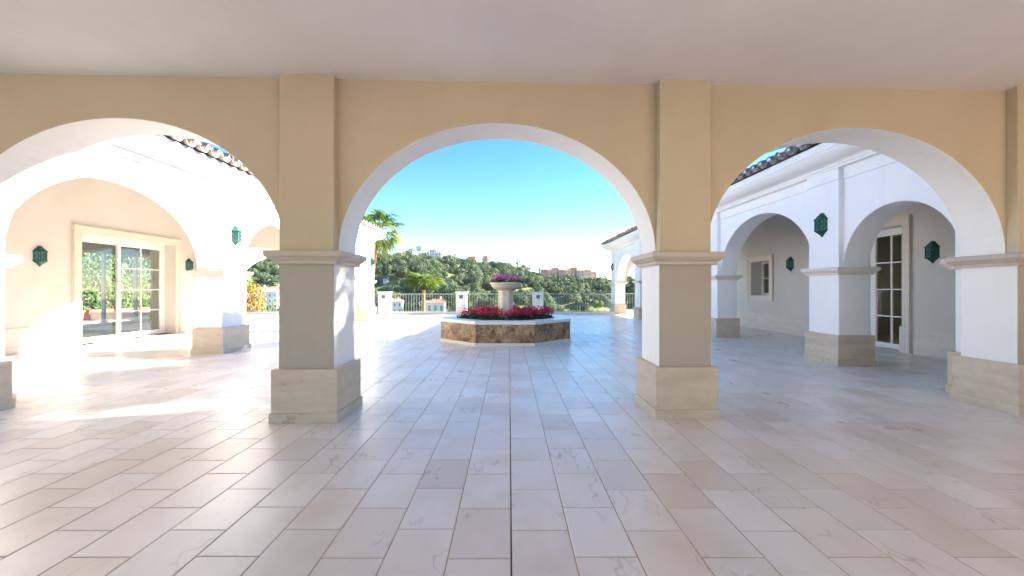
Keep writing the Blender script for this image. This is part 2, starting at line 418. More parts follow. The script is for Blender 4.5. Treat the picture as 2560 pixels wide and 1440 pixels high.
for k in range(-52, 30):
    xc = 0.012 + (k + 0.5) * TW + (0.0018 if k >= 0 else -0.0018)       # wider movement joint down the middle
    off = 2.824 + (0 if k % 2 else TL / 2) + random.uniform(-0.012, 0.012)
    for n in range(-16, 48):
        ya = off + n * TL; yc = ya + TL / 2
        if any(x0 - 0.02 <= xc - TW / 2 + 0.15 and xc + TW / 2 - 0.15 <= x1 + 0.02 and y0 - 0.15 <= ya and ya + TL <= y1 + 0.15 for x0, x1, y0, y1 in floor_rects):
            cells.append((xc, yc))
def in_view(c): return c[1] > 1.75 and abs(c[0]) < 1.27 * c[1] + 0.4
near = sorted([c for c in cells if in_view(c)], key=lambda c: c[0] ** 2 * 0.35 + c[1] ** 2)[:300]
ns = set(near)
for c in near:
    o = link('tile', tme, floor); o.location = (c[0], c[1], random.uniform(-0.0006, 0.0006))
    o.rotation_euler = (random.gauss(0, 0.0012), random.gauss(0, 0.0012), random.gauss(0, 0.0008))
V0 = np.array(tm.v); mb = MB()
for c in cells:
    if c in ns: continue
    t = V0.copy(); t[:, 2] += t[:, 0] * random.gauss(0, 0.0012) + t[:, 1] * random.gauss(0, 0.0012) + random.uniform(-0.0006, 0.0006)
    t[:, 0] += c[0]; t[:, 1] += c[1]
    mb.add(t.tolist(), tm.f, 0, random.random())
o = mb.build('tile_field', M['tile'], floor, rnd=True, fixn=False); tag(o, kind='stuff')

# ------------------------------------------------------------------ house we stand in: front arcade
house = empty('house', (0, 4.7, 0), 'cream arcaded porch in the foreground with three wide arches and pale flat ceiling', 'house')
house.location = (0, 0, 0)
PF = lambda u, v, z: (u, 4.74 + 0.033 * u + v, z)
FC = [-11.02, -6.66, -2.30, 2.06, 6.42]
HW = 0.312
ops = [(a + HW, b - HW, SPR, 1.53) for a, b in zip(FC, FC[1:])]
ZC = 3.945
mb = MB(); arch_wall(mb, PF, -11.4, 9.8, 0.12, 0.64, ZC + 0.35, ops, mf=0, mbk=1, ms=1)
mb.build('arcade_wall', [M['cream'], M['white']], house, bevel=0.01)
for i, c in enumerate(FC):
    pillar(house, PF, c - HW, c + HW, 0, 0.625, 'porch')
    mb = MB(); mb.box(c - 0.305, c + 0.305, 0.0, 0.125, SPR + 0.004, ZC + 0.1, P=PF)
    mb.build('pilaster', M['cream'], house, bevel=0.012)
mb = MB(); mb.box(6.74, 9.8, 0.14, 0.6, 0, SPR, P=PF); mb.build('end_wall', M['cream'], house)
PS = lambda u, v, z: (9.5 + v, u, z)
mb = MB(); arch_wall(mb, PS, -4.19, 5.0, 0, 0.3, ZC - 0.002, [(-4.0, -0.4, SPR, 1.6)], mf=0, mbk=1, ms=1); mb.build('side_wall', [M['cream'], M['white']], house)  # unseen arch added here to let warm sun fill the porch
mb = MB(); mb.box(9.502, 9.798, -0.4, 5.0, 0, SPR - 0.001); mb.build('side_wall', M['cream'], house)
mb = MB()
mb.add([PF(-12, 0.3, ZC), PF(9.8, 0.3, ZC), (9.8, -4.6, ZC), (-12, -4.6, ZC)], [(0, 1, 2, 3)])
mb.add([PF(-12, 0.3, ZC + 0.3), PF(9.8, 0.3, ZC + 0.3), (9.8, -4.6, ZC + 0.3), (-12, -4.6, ZC + 0.3)], [(3, 2, 1, 0)])
mb.build('ceiling', M['ceiling'], house)
PB = lambda u, v, z: (u, -4.2 - v, z)
mb = MB(); arch_wall(mb, PB, -12, 9.8, 0, 0.4, ZC + 0.3, [(a + HW, b - HW, SPR, 1.53) for a, b in zip(FC, FC[1:])], mf=0, mbk=1, ms=1)  # unseen rear arcade, left open to bring fill light into the porch
mb.build('rear_fill_arcade', [M['cream'], M['white']], house)
for c in FC: pillar(house, PB, c - HW, c + HW, 0, 0.4, 'white')
mb = MB(); mb.box(6.74, 9.8, -4.58, -4.22, 0, SPR - 0.01); mb.build('rear_end_wall', M['cream'], house)
mb = MB(); mb.box(-30, 30, -26, -4.61, -0.45, -0.03); o = mb.build('bounce_paving', M['bounce']); tag(o, kind='structure')  # unseen pale paving added to bounce sunlight into the porch
mb = MB()
mb.add([(-12.4, -5.2, 4.4), (10.2, -5.2, 4.4), PF(10.2, 0.9, 4.4), PF(-12.4, 0.9, 4.4), (-9, 0.1, 5.3), (7, 0.1, 5.3)], [(0, 1, 5, 4), (1, 2, 5), (2, 3, 4, 5), (3, 0, 4), (0, 3, 2, 1)])
mb.build('roof', M['clay'], house)

# ------------------------------------------------------------------ wings
def sweep_cornice(mb, sx, xf, ya, yb, xo, prof, mi=0):
    """prof: (offset outward, z) polyline; runs along the court side, mitred round the far end"""
    rings = []
    for (x, y) in ((0, 0), (1, 1), (2, 1)):
        ring = []
        for o, z in prof:
            X = xf - sx * o if x < 2 else xo
            Y = ya if y == 0 else yb + o
            ring.append((X, Y, z))
        rings.append(ring)
    mb.rings(rings, mi, cap=True)

def wing(name, label, sx, xf, xin, pil, arches, yend, zs, trans_end, inner_end):
    """sx=+1: facade faces -X (right wing); sx=-1: left wing"""
    W = empty(name, (0, 0, 0), label, 'building')
    P = lambda u, v, z: (xf + sx * v, u, z)
    mb = MB(); arch_wall(mb, P, pil[0][0], pil[-1][1], 0.10, 0.60, 4.05, arches, mf=0, mbk=1, ms=0)
    mb.build('arcade_wall', [M['white'], M['cream2']], W, bevel=0.01)
    za = 3.63 + zs
    for a, b in pil:
        pillar(W, P, a, b, 0.0, 0.62, 'white')
        mb = MB(); mb.box(a, b, 0, 0.105, SPR + 0.004, 3.95, P=P); mb.build('pilaster', M['white'], W, bevel=0.006)
        mb = MB(); mb.box(a - 0.03, b + 0.03, -0.03, 0.08, za, 3.86 + zs, P=P); mb.build('architrave_block', M['white'], W, bevel=0.004)
    mb = MB()
    mb.box(pil[0][0], pil[-1][1], 0.07, 0.11, za, 3.86 + zs, P=P)
    mb.build('architrave', M['white'], W, bevel=0.004)
    xo = xin + sx * 0.5
    zc = zs
    prof = [(-0.12, 3.855 + zc), (0.05, 3.855 + zc), (0.05, 3.895 + zc), (0.075, 3.90 + zc), (0.075, 3.94 + zc), (0.10, 3.955 + zc)]
    for k in range(9):
        t = k / 8 * math.pi / 2
        prof.append((0.12 + 0.30 * math.sin(t) * 0.55 + 0.30 * 0.45 * k / 8, 3.97 + zc + 0.16 * (1 - math.cos(t))))
    prof += [(0.44, 4.145 + zc), (0.44, 4.29 + zc), (-0.12, 4.29 + zc)]
    mb = MB(); sweep_cornice(mb, sx, xf, pil[0][0], yend, xo, prof)
    mb.build('cornice', M['white'], W, bevel=0.004, seg=1)
    # loggia ceiling, inner wall
    ya, yb = pil[0][0] - 0.3, inner_end + 0.02
    xa, xb = xf + sx * 0.3, xin + sx * 0.3
    mb = MB(); za_, zb_ = 3.92, 3.92 + 0.285 * abs(xb - xa)
    vs = [(xa, ya, za_), (xb, ya, zb_), (xb, yb, zb_), (xa, yb, za_)]
    mb.add(vs + [(x, y, z + 0.05) for x, y, z in vs], [(0, 1, 2, 3), (7, 6, 5, 4), (0, 4, 5, 1), (1, 5, 6, 2), (2, 6, 7, 3), (3, 7, 4, 0)])
    mb.build('loggia_ceiling', M['cream2'], W)
    mb = MB(); x0, x1 = sorted((xf + sx * 0.3, xo if sx > 0 else -13.25)); mb.box(x0, x1, yb + 0.03, yend - 0.05, 3.53, 3.65)
    mb.build('pavilion_ceiling', M['white'], W)
    # roof slab and tiles
    slope = 0.30
    ze = 4.295 + zs; xe = xf - sx * 0.50; xr = xf + sx * 4.0
    zr = ze + 0.02 + slope * 4.5
    mb = MB(); ye = yend + 0.5
    mb.add([(xe + sx * 0.06, 4.0, ze), (xe + sx * 0.06, ye - 0.06, ze), (xr, ye - 4.0, zr), (xr, 4.0, zr), (xo + sx * 5.2, 4.0, ze), (xo + sx * 5.2, ye, ze)],
           [(0, 1, 2, 3), (1, 5, 2), (5, 4, 3, 2)])
    roof = mb.build('roof', M['clay'], W)
    # tiles: cover (hump) and pan (channel)
    def half_tube(r0, r1, L, up, th=0.014, n=7):
        t = MB(); out = []
        for (r, x) in ((r0, 0.0), (r1, L)):
            for rr in (r, r - th):
                out.append([(x, -rr * math.cos(math.pi * i / n), (1 if up else -1) * rr * math.sin(math.pi * i / n) + x * slope) for i in range(n + 1)])
        a, b, c, d = out; vs = a + b + c + d; k = n + 1; fs = []
        for i in range(n):
            fs += [(i, i + 1, 2 * k + i + 1, 2 * k + i), (k + i, k + i + 1, 3 * k + i + 1, 3 * k + i), (i, i + 1, k + i + 1, k + i)]
        t.add(vs, fs); return t
    cov = half_tube(0.095, 0.085, 0.48, True).mesh('roof_tile', M['clay'], smooth=True)
    pan = half_tube(0.125, 0.110, 0.48, False).mesh('roof_tile', M['clay'], smooth=True)
    plug = MB(); plug.rings([[(x, -0.07 * math.cos(math.pi * i / 6), 0.075 * math.sin(math.pi * i / 6) + x * slope + 0.005) for i in range(7)] for x in (0.03, 0.12)])
    plug = plug.mesh('mortar_plug', M['mortar'])
    y = 5.05; i = 0
    ys = []
    while y < ye - 0.1: ys.append(y); y += 0.32
    for y in ys:
        for me, nm, dy, dz in ((pan, 'roof_tile', 0, 0.105), (cov, 'roof_tile', 0.16, 0.105), (plug, 'mortar_plug', 0.16, 0.085)):
            o = link(nm, me, roof); o.location = (xe - sx * random.uniform(0.045, 0.075), y + dy + random.gauss(0, 0.004), ze + dz)
            o.rotation_euler = (0, 0, (0 if sx > 0 else math.pi) + random.gauss(0, 0.015))
    # end-eave tiles (facing the view) and upper rows joined
    field = MB()
    for me, dy, dz in ((pan, 0, 0.105), (cov, 0.16, 0.105)):
        vv = np.array([v.co for v in me.vertices]); ff = [tuple(p.vertices) for p in me.polygons]
        for y in ys:
            for r in range(1, 9):
                t = vv.copy(); t[:, 0] = t[:, 0] * sx + xe + sx * r * 0.42; t[:, 1] = t[:, 1] * sx + y + dy; t[:, 2] += ze + dz + r * 0.42 * slope + 0.012 * r
                if y > ye - 0.42 * r: continue
                field.add(t.tolist(), ff)
    fo = field.build('roof_tile_field', M['clay'], roof, fixn=False, smooth=True); tag(fo, kind='stuff')
    return W, P

# left wing --------------------------------------------------------
LX, LIN = -6.68, -11.4
Lp = [(5.2, 5.45), (9.58, 10.45), (14.5, 15.35), (19.4, 20.3)]
La = [(a[1], b[0], SPR, 1.53) for a, b in zip(Lp, Lp[1:])]
LW, PLf = wing('west_wing', 'sunlit white arcaded wing along the left side of the courtyard', -1, LX, LIN, Lp, La, 20.3, -0.03, True, 15.3)
# right wing -------------------------------------------------------
RX, RIN = 6.45, 9.4
Rp = [(5.35, 5.95), (8.05, 8.85), (12.75, 13.55), (15.65, 16.45), (20.3, 21.1), (25.05, 26.0)]
Ra = [(a[1], b[0], SPR, (b[0] - a[1]) / 2 if b[0] - a[1] < 3 else 1.53) for a, b in zip(Rp, Rp[1:])]
RW, PRf = wing('east_wing', 'shaded white arcaded wing along the right side of the courtyard', 1, RX, RIN, Rp, Ra, 26.0, 0.02, True, 21.1)

def surround(W, P, ua, ub, za, zb, w=0.19, th=0.05, bottom=False):
    mb = MB()
    z0 = za - (w if bottom else 0)
    mb.box(ua - w, ua, -th, 0.01, z0, zb + w, P=P); mb.box(ub, ub + w, -th, 0.01, z0, zb + w, P=P)
    mb.box(ua, ub, -th, 0.01, zb, zb + w, P=P)
    if bottom: mb.box(ua, ub, -th, 0.01, za - w, za, P=P)
    s = mb.build('door_surround' if not bottom else 'window_surround', M['trim'], W, bevel=0.006)
    mb = MB(); q = 0.05
    mb.box(ua - w - 0.02, ua - w + q, -th - 0.025, 0.012, z0, zb + w + 0.02, P=P); mb.box(ub + w - q, ub + w + 0.02, -th - 0.025, 0.012, z0, zb + w + 0.02, P=P)
    mb.box(ua - w + q, ub + w - q, -th - 0.025, 0.012, zb + w - q, zb + w + 0.02, P=P)
    mb.build('moulding', M['trim'], s, bevel=0.006)
    return s

# left loggia inner wall with the sliding door
PLi = lambda u, v, z: (LIN - v, u, z)
DL = (10.93, 14.02, 0.0, 2.99)
mb = MB(); rect_wall(mb, PLi, 4.9, 15.35, 0, 0.5, 0, 5.25, [DL])
mb.build('loggia_wall', [M['cream2'], M['room'], M['cream2']], LW)
for a, b in ((4.9, DL[0] - 0.215), (DL[1] + 0.215, 14.94)):
    mb = MB(); mb.box(a, b, -0.022, 0.01, 0.0, 0.60, P=PLi); mb.build('dado', M['dado'], LW, bevel=0.006)
surround(LW, PLi, *DL)
def leaf(W, P, ua, ub, za, zb, v, cols, rows, fw=0.09, mw=0.028, th=0.05, handle=None, panes=True):
    mb = MB()
    mb.box(ua, ua + fw, v, v + th, za, zb, P=P); mb.box(ub - fw, ub, v, v + th, za, zb, P=P)
    mb.box(ua + fw, ub - fw, v, v + th, za, za + fw * 1.25, P=P); mb.box(ua + fw, ub - fw, v, v + th, zb - fw, zb, P=P)
    d = mb.build('door_leaf', M['frame'], W, bevel=0.004)
    a0, a1, b0, b1 = ua + fw, ub - fw, za + fw * 1.25, zb - fw
    for i in range(1, cols):
        u = a0 + (a1 - a0) * i / cols; mb = MB(); mb.box(u - mw / 2, u + mw / 2, v + 0.006, v + th - 0.006, b0, b1, P=P); mb.build('glazing_bar', M['frame'], d)
    for j in range(1, rows):
        z = b0 + (b1 - b0) * j / rows; mb = MB(); mb.box(a0, a1, v + 0.009, v + th - 0.009, z - mw / 2, z + mw / 2, P=P); mb.build('glazing_bar', M['frame'], d)
    for i in range(cols):
        for j in range(rows):
            p, q = a0 + (a1 - a0) * i / cols, a0 + (a1 - a0) * (i + 1) / cols
            r, s = b0 + (b1 - b0) * j / rows, b0 + (b1 - b0) * (j + 1) / rows
            mb = MB(); vc = v + th / 2
            mb.add([P(p, vc, r), P(q, vc, r), P(q, vc, s), P(p, vc, s)], [(0, 1, 2, 3)])
            mb.build('pane', M['glass'], d)
    if handle is not None:
        mb = MB(); mb.box(handle - 0.015, handle + 0.015, v - 0.04, v + 0.002, za + 0.95, za + 1.25, P=P); mb.build('handle', M['frame'], d, bevel=0.006)
    return d
# outer fixed frame
mb = MB(); v = 0.34; fa = 0.10
mb.box(DL[0], DL[0] + fa, v, v + 0.14, 0, DL[3], P=PLi); mb.box(DL[1] - fa, DL[1], v, v + 0.14, 0, DL[3], P=PLi)
mb.box(DL[0] + fa, DL[1] - fa, v, v + 0.14, DL[3] - fa, DL[3], P=PLi); mb.box(DL[0] + fa, DL[1] - fa, v, v + 0.14, 0, 0.05, P=PLi)
mb.build('door_frame', M['frame'], LW, bevel=0.004)
leaf(LW, PLi, DL[0] + fa, 12.45, 0.05, DL[3] - fa, v + 0.075, 1, 1, 0.07)
leaf(LW, PLi, 12.35, DL[1] - fa, 0.05, DL[3] - fa, v + 0.01, 2, 4, 0.09, handle=12.40)
# transverse arch in the left loggia and the open bay beyond
PT = lambda u, v, z: (u, 14.95 + v, z)
mb = MB(); arch_wall(mb, PT, LIN, LX - 0.6, 0, 0.35, 5.0, [(LIN + 0.25, LX - 0.62, SPR, 1.08)], mf=0, mbk=0, ms=0); mb.build('cross_arch', M['cream2'], LW)
XR = -13.2
PE = lambda u, v, z: (u, 19.75 + v, z)
mb = MB(); arch_wall(mb, PE, XR, LX - 0.6, 0, 0.5, 4.05, [(XR + 0.05, LX - 0.62, SPR, 1.35)], mf=0, mbk=0, ms=0); mb.build('end_arch_wall', M['white'], LW)
# room behind the left door, with its own glazed door in the far wall
BX = -16.6
mb = MB()
mb.box(BX, LIN - 0.5, 8.2, 8.4, 0, 3.6); mb.box(BX, XR, 20.0, 20.2, 0, 3.6); mb.box(XR - 0.2, XR, 15.5, 19.99, 0, 3.6); mb.box(XR - 0.2, LIN - 0.51, 15.34, 15.49, 0, 3.6)
mb.box(BX, XR, 15.35, 20.2, 3.61, 3.75); mb.box(BX, LIN - 0.5, 8.2, 15.34, 3.61, 3.75)
mb.build('room_wall', M['white'], LW)
mb = MB(); mb.box(BX - 0.3, LIN - 0.1, 8.2, 15.3, -0.3, -0.002); mb.box(BX - 0.3, XR - 0.1, 15.301, 20.2, -0.3, -0.002); mb.build('room_floor', M['tile'], LW)
PBk = lambda u, v, z: (BX - v, u, z)
mb = MB(); rect_wall(mb, PBk, 8.2, 20.2, 0, 0.3, 0, 3.6, [(14.0, 19.9, 0.0, 3.05)]); mb.build('rear_wall', [M['cream2'], M['white'], M['cream2']], LW)
for a, b, v in ((14.0, 15.5, 0.12), (15.4, 17.0, 0.06), (16.9, 18.45, 0.12), (18.35, 19.9, 0.06)): leaf(LW, PBk, a, b, 0.0, 3.05, v, 1, 1, 0.10)

# right loggia inner wall with glazed door and small window
PRi = lambda u, v, z: (RIN + v, u, z)
DR = (9.80, 11.9, 0.0, 3.03); WR = (14.82, 15.92, 1.27, 2.54)
mb = MB(); rect_wall(mb, PRi, 4.9, 21.1, 0, 0.5, 0, 4.75, [DR, WR])
mb.build('loggia_wall', [M['cream2'], M['room'], M['cream2']], RW)
for a, b in ((4.9, DR[0] - 0.235), (DR[1] + 0.235, 21.08)):
    mb = MB(); mb.box(a, b, -0.022, 0.01, 0, 0.58, P=PRi); mb.build('dado', M['dado'], RW, bevel=0.006)
for a, b in ((DR[0] - 0.23, DR[0] + 0.015), (DR[1] - 0.015, DR[1] + 0.23)):
    mb = MB(); mb.box(a, b, -0.095, 0.03, 0, 0.62, P=PRi); mb.build('door_plinth_block', M['dado'], RW, bevel=0.006)
surround(RW, PRi, *DR); surround(RW, PRi, *WR, w=0.2, bottom=True)
mb = MB(); v = 0.22; fa = 0.07
mb.box(DR[0], DR[0] + fa, v, v + 0.1, 0, DR[3], P=PRi); mb.box(DR[1] - fa, DR[1], v, v + 0.1, 0, DR[3], P=PRi)
mb.box(DR[0] + fa, DR[1] - fa, v, v + 0.1, DR[3] - 0.1, DR[3], P=PRi); mb.box(DR[0] + fa, DR[1] - fa, v, v + 0.1, 0, 0.04, P=PRi)
mb.build('door_frame', M['frame'], RW, bevel=0.004)
leaf(RW, PRi, DR[0] + fa, 10.9, 0.04, DR[3] - 0.1, v + 0.02, 2, 4, 0.075, 0.03); leaf(RW, PRi, 10.9, DR[1] - fa, 0.04, DR[3] - 0.1, v + 0.02, 2, 4, 0.075, 0.03)
d = leaf(RW, PRi, WR[0], WR[1], WR[2], WR[3], 0.38, 1, 2, 0.07, 0.035); d.name = 'window_sash'
mb = MB()
mb.box(RIN + 0.5, 14.0, 8.6, 8.8, 0, 3.4); mb.box(RIN + 0.5, 14.0, 17.2, 17.4, 0, 3.4); mb.box(RIN + 0.5, 14.0, 8.6, 17.4, 3.4, 3.6)
mb.build('room_wall', M['room'], RW)
mb = MB(); rect_wall(mb, lambda u, v, z: (13.9 + v, u, z), 8.8, 17.2, 0, 0.2, 0, 3.4, [(9.0, 10.2, 0.9, 2.4)]); mb.build('outer_wall', [M['room'], M['white'], M['room']], RW)  # window opening added out of view to brighten the room
mb = MB(); mb.box(RIN + 0.1, 14.0, 8.6, 17.4, -0.3, -0.002); mb.build('room_floor', M['roomfloor'], RW)
PE2 = lambda u, v, z: (u, 25.4 + v, z)
mb = MB(); arch_wall(mb, PE2, RX + 0.62, 10.6, 0, 0.55, 4.05, [(RX + 0.80, 9.6, SPR, 1.4)], mf=1, mbk=0, ms=1); mb.build('end_arch_wall', [M['white'], M['cream2']], RW)
PO2 = lambda u, v, z: (RIN + v, u, z)
mb = MB(); arch_wall(mb, PO2, 21.1, 26.0, 0, 0.5, 4.05, [(21.3, 25.3, SPR, 1.53)], mf=0, mbk=0, ms=0); mb.build('outer_arcade_wall', M['cream2'], RW)

# ------------------------------------------------------------------ wall lanterns
def half_hex(r, z, d=0.8):
    return [(0.0, -r, z), (r * d, -r * 0.5, z), (r * d, r * 0.5, z), (0.0, r, z)]
LANT = None
def make_lantern():
    root = empty('wall_lantern')
    mb = MB(); mb.rings([half_hex(r, z) for r, z in ((0.165, 0.105), (0.172, 0.112), (0.172, 0.122), (0.135, 0.15), (0.095, 0.20), (0.07, 0.215), (0.062, 0.245), (0.03, 0.258), (0.012, 0.262))]); mb.build('cap', M['green_metal'], root, bevel=0.003, seg=1)
    mb = MB(); mb.rings([half_hex(r, z) for r, z in ((0.012, -0.262), (0.024, -0.255), (0.03, -0.235), (0.085, -0.185), (0.15, -0.135), (0.168, -0.128), (0.168, -0.115), (0.15, -0.11))]); mb.build('finial', M['green_metal'], root, bevel=0.003, seg=1)
    mb = MB(); mb.rings([half_hex(0.132, z) for z in (-0.11, 0.106)]); mb.build('lamp_glass', M['lamp_glass'], root)
    mb = MB(); h = half_hex(0.142, 0)
    def bar(a, b, w=0.009):
        a = Vector(a); b = Vector(b); d = (b - a).normalized(); u = d.cross(Vector((1, 0.3, 0.2))).normalized(); q = d.cross(u)
        r0 = [tuple(a + u * w * math.cos(t) + q * w * math.sin(t)) for t in (0, 2.1, 4.2)]; r1 = [tuple(b + u * w * math.cos(t) + q * w * math.sin(t)) for t in (0, 2.1, 4.2)]
        mb.rings([r0, r1])
    for i in range(4): bar((h[i][0], h[i][1], -0.112), (h[i][0], h[i][1], 0.108), 0.014)
    for i in range(3):
        a, b = Vector(h[i]), Vector(h[i + 1]); L = lambda t, z: tuple(a.lerp(b, t) + Vector((0, 0, z)))
        for z0, z1 in ((-0.11, 0.0), (0.0, 0.105)):
            bar(L(0, z0), L(1, z1), 0.006); bar(L(1, z0), L(0, z1), 0.006)
        bar(L(0, 0), L(1, 0), 0.007); bar(L(0.5, -0.11), L(0.5, 0.105), 0.005)
    mb.build('lattice', M['green_metal'], root)
    return root
lan = [
    ((RX - 0.0, 8.47, 2.82), math.pi, 'green wall lantern on the right wing pillar facing the courtyard', True),
    ((RIN, 9.12, 2.32), math.pi, 'green wall lantern right of the glazed door in the right loggia', False),
    ((RIN, 13.72, 2.34), math.pi, 'small dark green wall lantern right of the little window', False),
    ((RX - 0.0, 25.55, 2.86), math.pi, 'green wall lantern on the far end pillar of the right wing', True),
    ((LX + 0.0, 10.02, 2.80), 0, 'sunlit green wall lantern on the left wing pillar facing the courtyard', True),
    ((LIN, 9.98, 2.30), 0, 'green wall lantern left of the sliding glass door', False),
    ((LIN, 14.62, 2.34), 0, 'small dark green wall lantern between sliding door and pillar', False),
    ((LX + 0.0, 19.9, 2.82), 0, 'green wall lantern on the far end pillar of the left wing', True)]
base = make_lantern()
for i, (l, rz, lab, f) in enumerate(lan):
    o = base if i == 0 else copy_tree(base)
    o.location = l; o.rotation_euler.z = rz; o.scale = (0.92, 0.92, 0.96); tag(o, lab, 'lantern', 'green wall lanterns')

# ------------------------------------------------------------------ octagonal planter with urn
FX, FY = -0.105, 12.70
pl = empty('octagonal_planter', (FX, FY, 0), 'octagonal brown marble planter with stone bowl on a central pedestal', 'planter')
def octo(ap, z, rot=0):
    R = ap / math.cos(math.pi / 8)
    return [(R * math.cos(math.pi / 8 + k * math.pi / 4 + rot), R * math.sin(math.pi / 8 + k * math.pi / 4 + rot), z) for k in range(8)]
def ring_piece(mb, k, ai, ao, z0, z1, g=0.004):
    i0, i1, o0, o1 = octo(ai, 0)[k], octo(ai, 0)[(k + 1) % 8], octo(ao, 0)[k], octo(ao, 0)[(k + 1) % 8]
    def sh(p, q, t):
        d = (Vector(q) - Vector(p)).normalized() * t
        return Vector(p) + d
    pts = [sh(i0, i1, g), sh(i1, i0, g), sh(o1, o0, g), sh(o0, o1, g)]
    mb.rings([[(p.x, p.y, z0) for p in pts], [(p.x, p.y, z1) for p in pts]])
for k in range(8):
    mb = MB(); ring_piece(mb, k, 1.70, 1.90, 0.0, 0.078); mb.build('skirting_slab', M['trim'], pl, bevel=0.004, seg=1)
    mb = MB(); ring_piece(mb, k, 1.70, 1.875, 0.079, 0.565, 0.002); mb.build('panel', M['brown'], pl, bevel=0.004, seg=1)
    mb = MB(); ring_piece(mb, k, 1.46, 1.905, 0.566, 0.655, 0.0015); mb.build('coping_slab', M['coping'], pl, bevel=0.008)
mb = MB(); mb.add(octo(1.72, 0.56), [tuple(range(8))]); mb.build('soil', M['soil'], pl)
mb = MB(); mb.rings([octo(0.30, 0.5), octo(0.30, 0.62), octo(0.235, 0.66), octo(0.23, 1.33), octo(0.23, 1.40), octo(0.25, 1.41), octo(0.25, 1.455), octo(0.2, 1.456)]); mb.build('pedestal', M['urn'], pl, bevel=0.004, seg=1)
prof = [(0.20, 1.455), (0.235, 1.457), (0.245, 1.475), (0.30, 1.488), (0.365, 1.52), (0.415, 1.562), (0.448, 1.61), (0.462, 1.65), (0.485, 1.656), (0.492, 1.69), (0.482, 1.702), (0.44, 1.70), (0.42, 1.66), (0.3, 1.64)]
mb = MB(); n = 40; mb.rings([[(r * math.cos(2 * math.pi * i / n), r * math.sin(2 * math.pi * i / n), z) for i in range(n)] for r, z in prof]); mb.build('bowl', M['urn'], pl, smooth=True)

def blossom(mb, c, nrm, r, mi, rnd, petals=5):
    nrm = nrm.normalized(); a = nrm.orthogonal().normalized(); b = nrm.cross(a); t0 = random.random() * 6.28
    vs = [tuple(c)]; fs = []
    for k in range(petals):
        t = t0 + 2 * math.pi * k / petals; w = 0.5
        for dt, rr, h in ((-w, 0.75, 0.25), (0, 1.0, 0.35), (w, 0.75, 0.25)):
            vs.append(tuple(c + (a * math.cos(t + dt) + b * math.sin(t + dt)) * r * rr + nrm * r * h))
        i = 1 + 3 * k; fs += [(0, i, i + 1), (0, i + 1, i + 2)]
    mb.add(vs, fs, mi, rnd)
def leafq(mb, c, nrm, r, mi, rnd):
    nrm = nrm.normalized(); a = nrm.orthogonal().normalized(); b = nrm.cross(a); t = random.random() * 6.28
    a, b = a * math.cos(t) + b * math.sin(t), b * math.cos(t) - a * math.sin(t)
    mb.add([tuple(c - a * r), tuple(c + b * r * 0.55 + nrm * r * 0.15), tuple(c + a * r), tuple(c - b * r * 0.55 + nrm * r * 0.15)], [(0, 1, 2, 3)], mi, rnd)
def rv(s=1.0): return Vector((random.gauss(0, s), random.gauss(0, s), random.gauss(0, s)))
mb = MB()
clumps = []
for k in range(150):
    a = random.random() * 2 * math.pi
    apo = 1.43 / max(abs(math.cos(((a + math.pi / 8) % (math.pi / 4)) - math.pi / 8)), 0.2)
    r = math.sqrt(random.uniform(0.34 ** 2, (apo - 0.10) ** 2)); clumps.append((FX + r * math.cos(a), FY + r * math.sin(a), random.uniform(0.24, 0.40), random.random()))
for (x, y, h, q) in clumps:
    for _ in range(34):
        d = rv(); d.z = abs(d.z); d.normalize()
        c = Vector((x, y, 0.58)) + Vector((d.x * 0.17, d.y * 0.17, d.z * h * random.uniform(0.25, 0.85)))
        leafq(mb, c, d + rv(0.4) + Vector((0, 0, 0.4)), random.uniform(0.03, 0.055), 0, random.random())
    for _ in range(15):
        d = rv(); d.z = abs(d.z) * 1.3 + 0.15; d.normalize()
        c = Vector((x, y, 0.60)) + Vector((d.x * 0.175, d.y * 0.175, h * random.uniform(0.72, 1.02) * (0.6 + 0.4 * d.z)))
        blossom(mb, c, d + rv(0.25) + Vector((0, -0.15, 0.3)), random.uniform(0.026, 0.042), 1, min(1, max(0, q * 0.6 + random.random() * 0.5)))
o = mb.build('red_flower_bed', [M['leafdark'], M['red']], rnd=True, fixn=False)
tag(o, 'crimson red flowers over dark leaves filling the octagonal planter', 'flowers', kind='stuff')
mb = MB()
for k in range(30):
    a = random.random() * 6.283; r = 0.42 * math.sqrt(random.random()); x, y = FX + r * math.cos(a), FY + r * math.sin(a); h = 0.30 * (1 - 0.35 * (r / 0.45) ** 2)
    q = random.random()
    for _ in range(26):
        d = rv(); d.z = abs(d.z); d.normalize(); leafq(mb, Vector((x + d.x * 0.1, y + d.y * 0.1, 1.67 + h * random.uniform(0.1, 0.85))), d + Vector((0, 0, .4)), random.uniform(0.02, 0.04), 0, random.random())
    for _ in range(26):
        d = rv(); d.z = abs(d.z) * 1.2; d.normalize(); blossom(mb, Vector((x + d.x * 0.12, y + d.y * 0.12, 1.67 + h * random.uniform(0.5, 1.05))), d + Vector((0, -0.1, 0.3)), random.uniform(0.02, 0.034), 1, min(1, q * 0.5 + random.random() * 0.6))
o = mb.build('pink_flower_cushion', [M['leafdark'], M['pink']], rnd=True, fixn=False)
tag(o, 'pink flowers mounded in the stone bowl on the pedestal', 'flowers', kind='stuff')

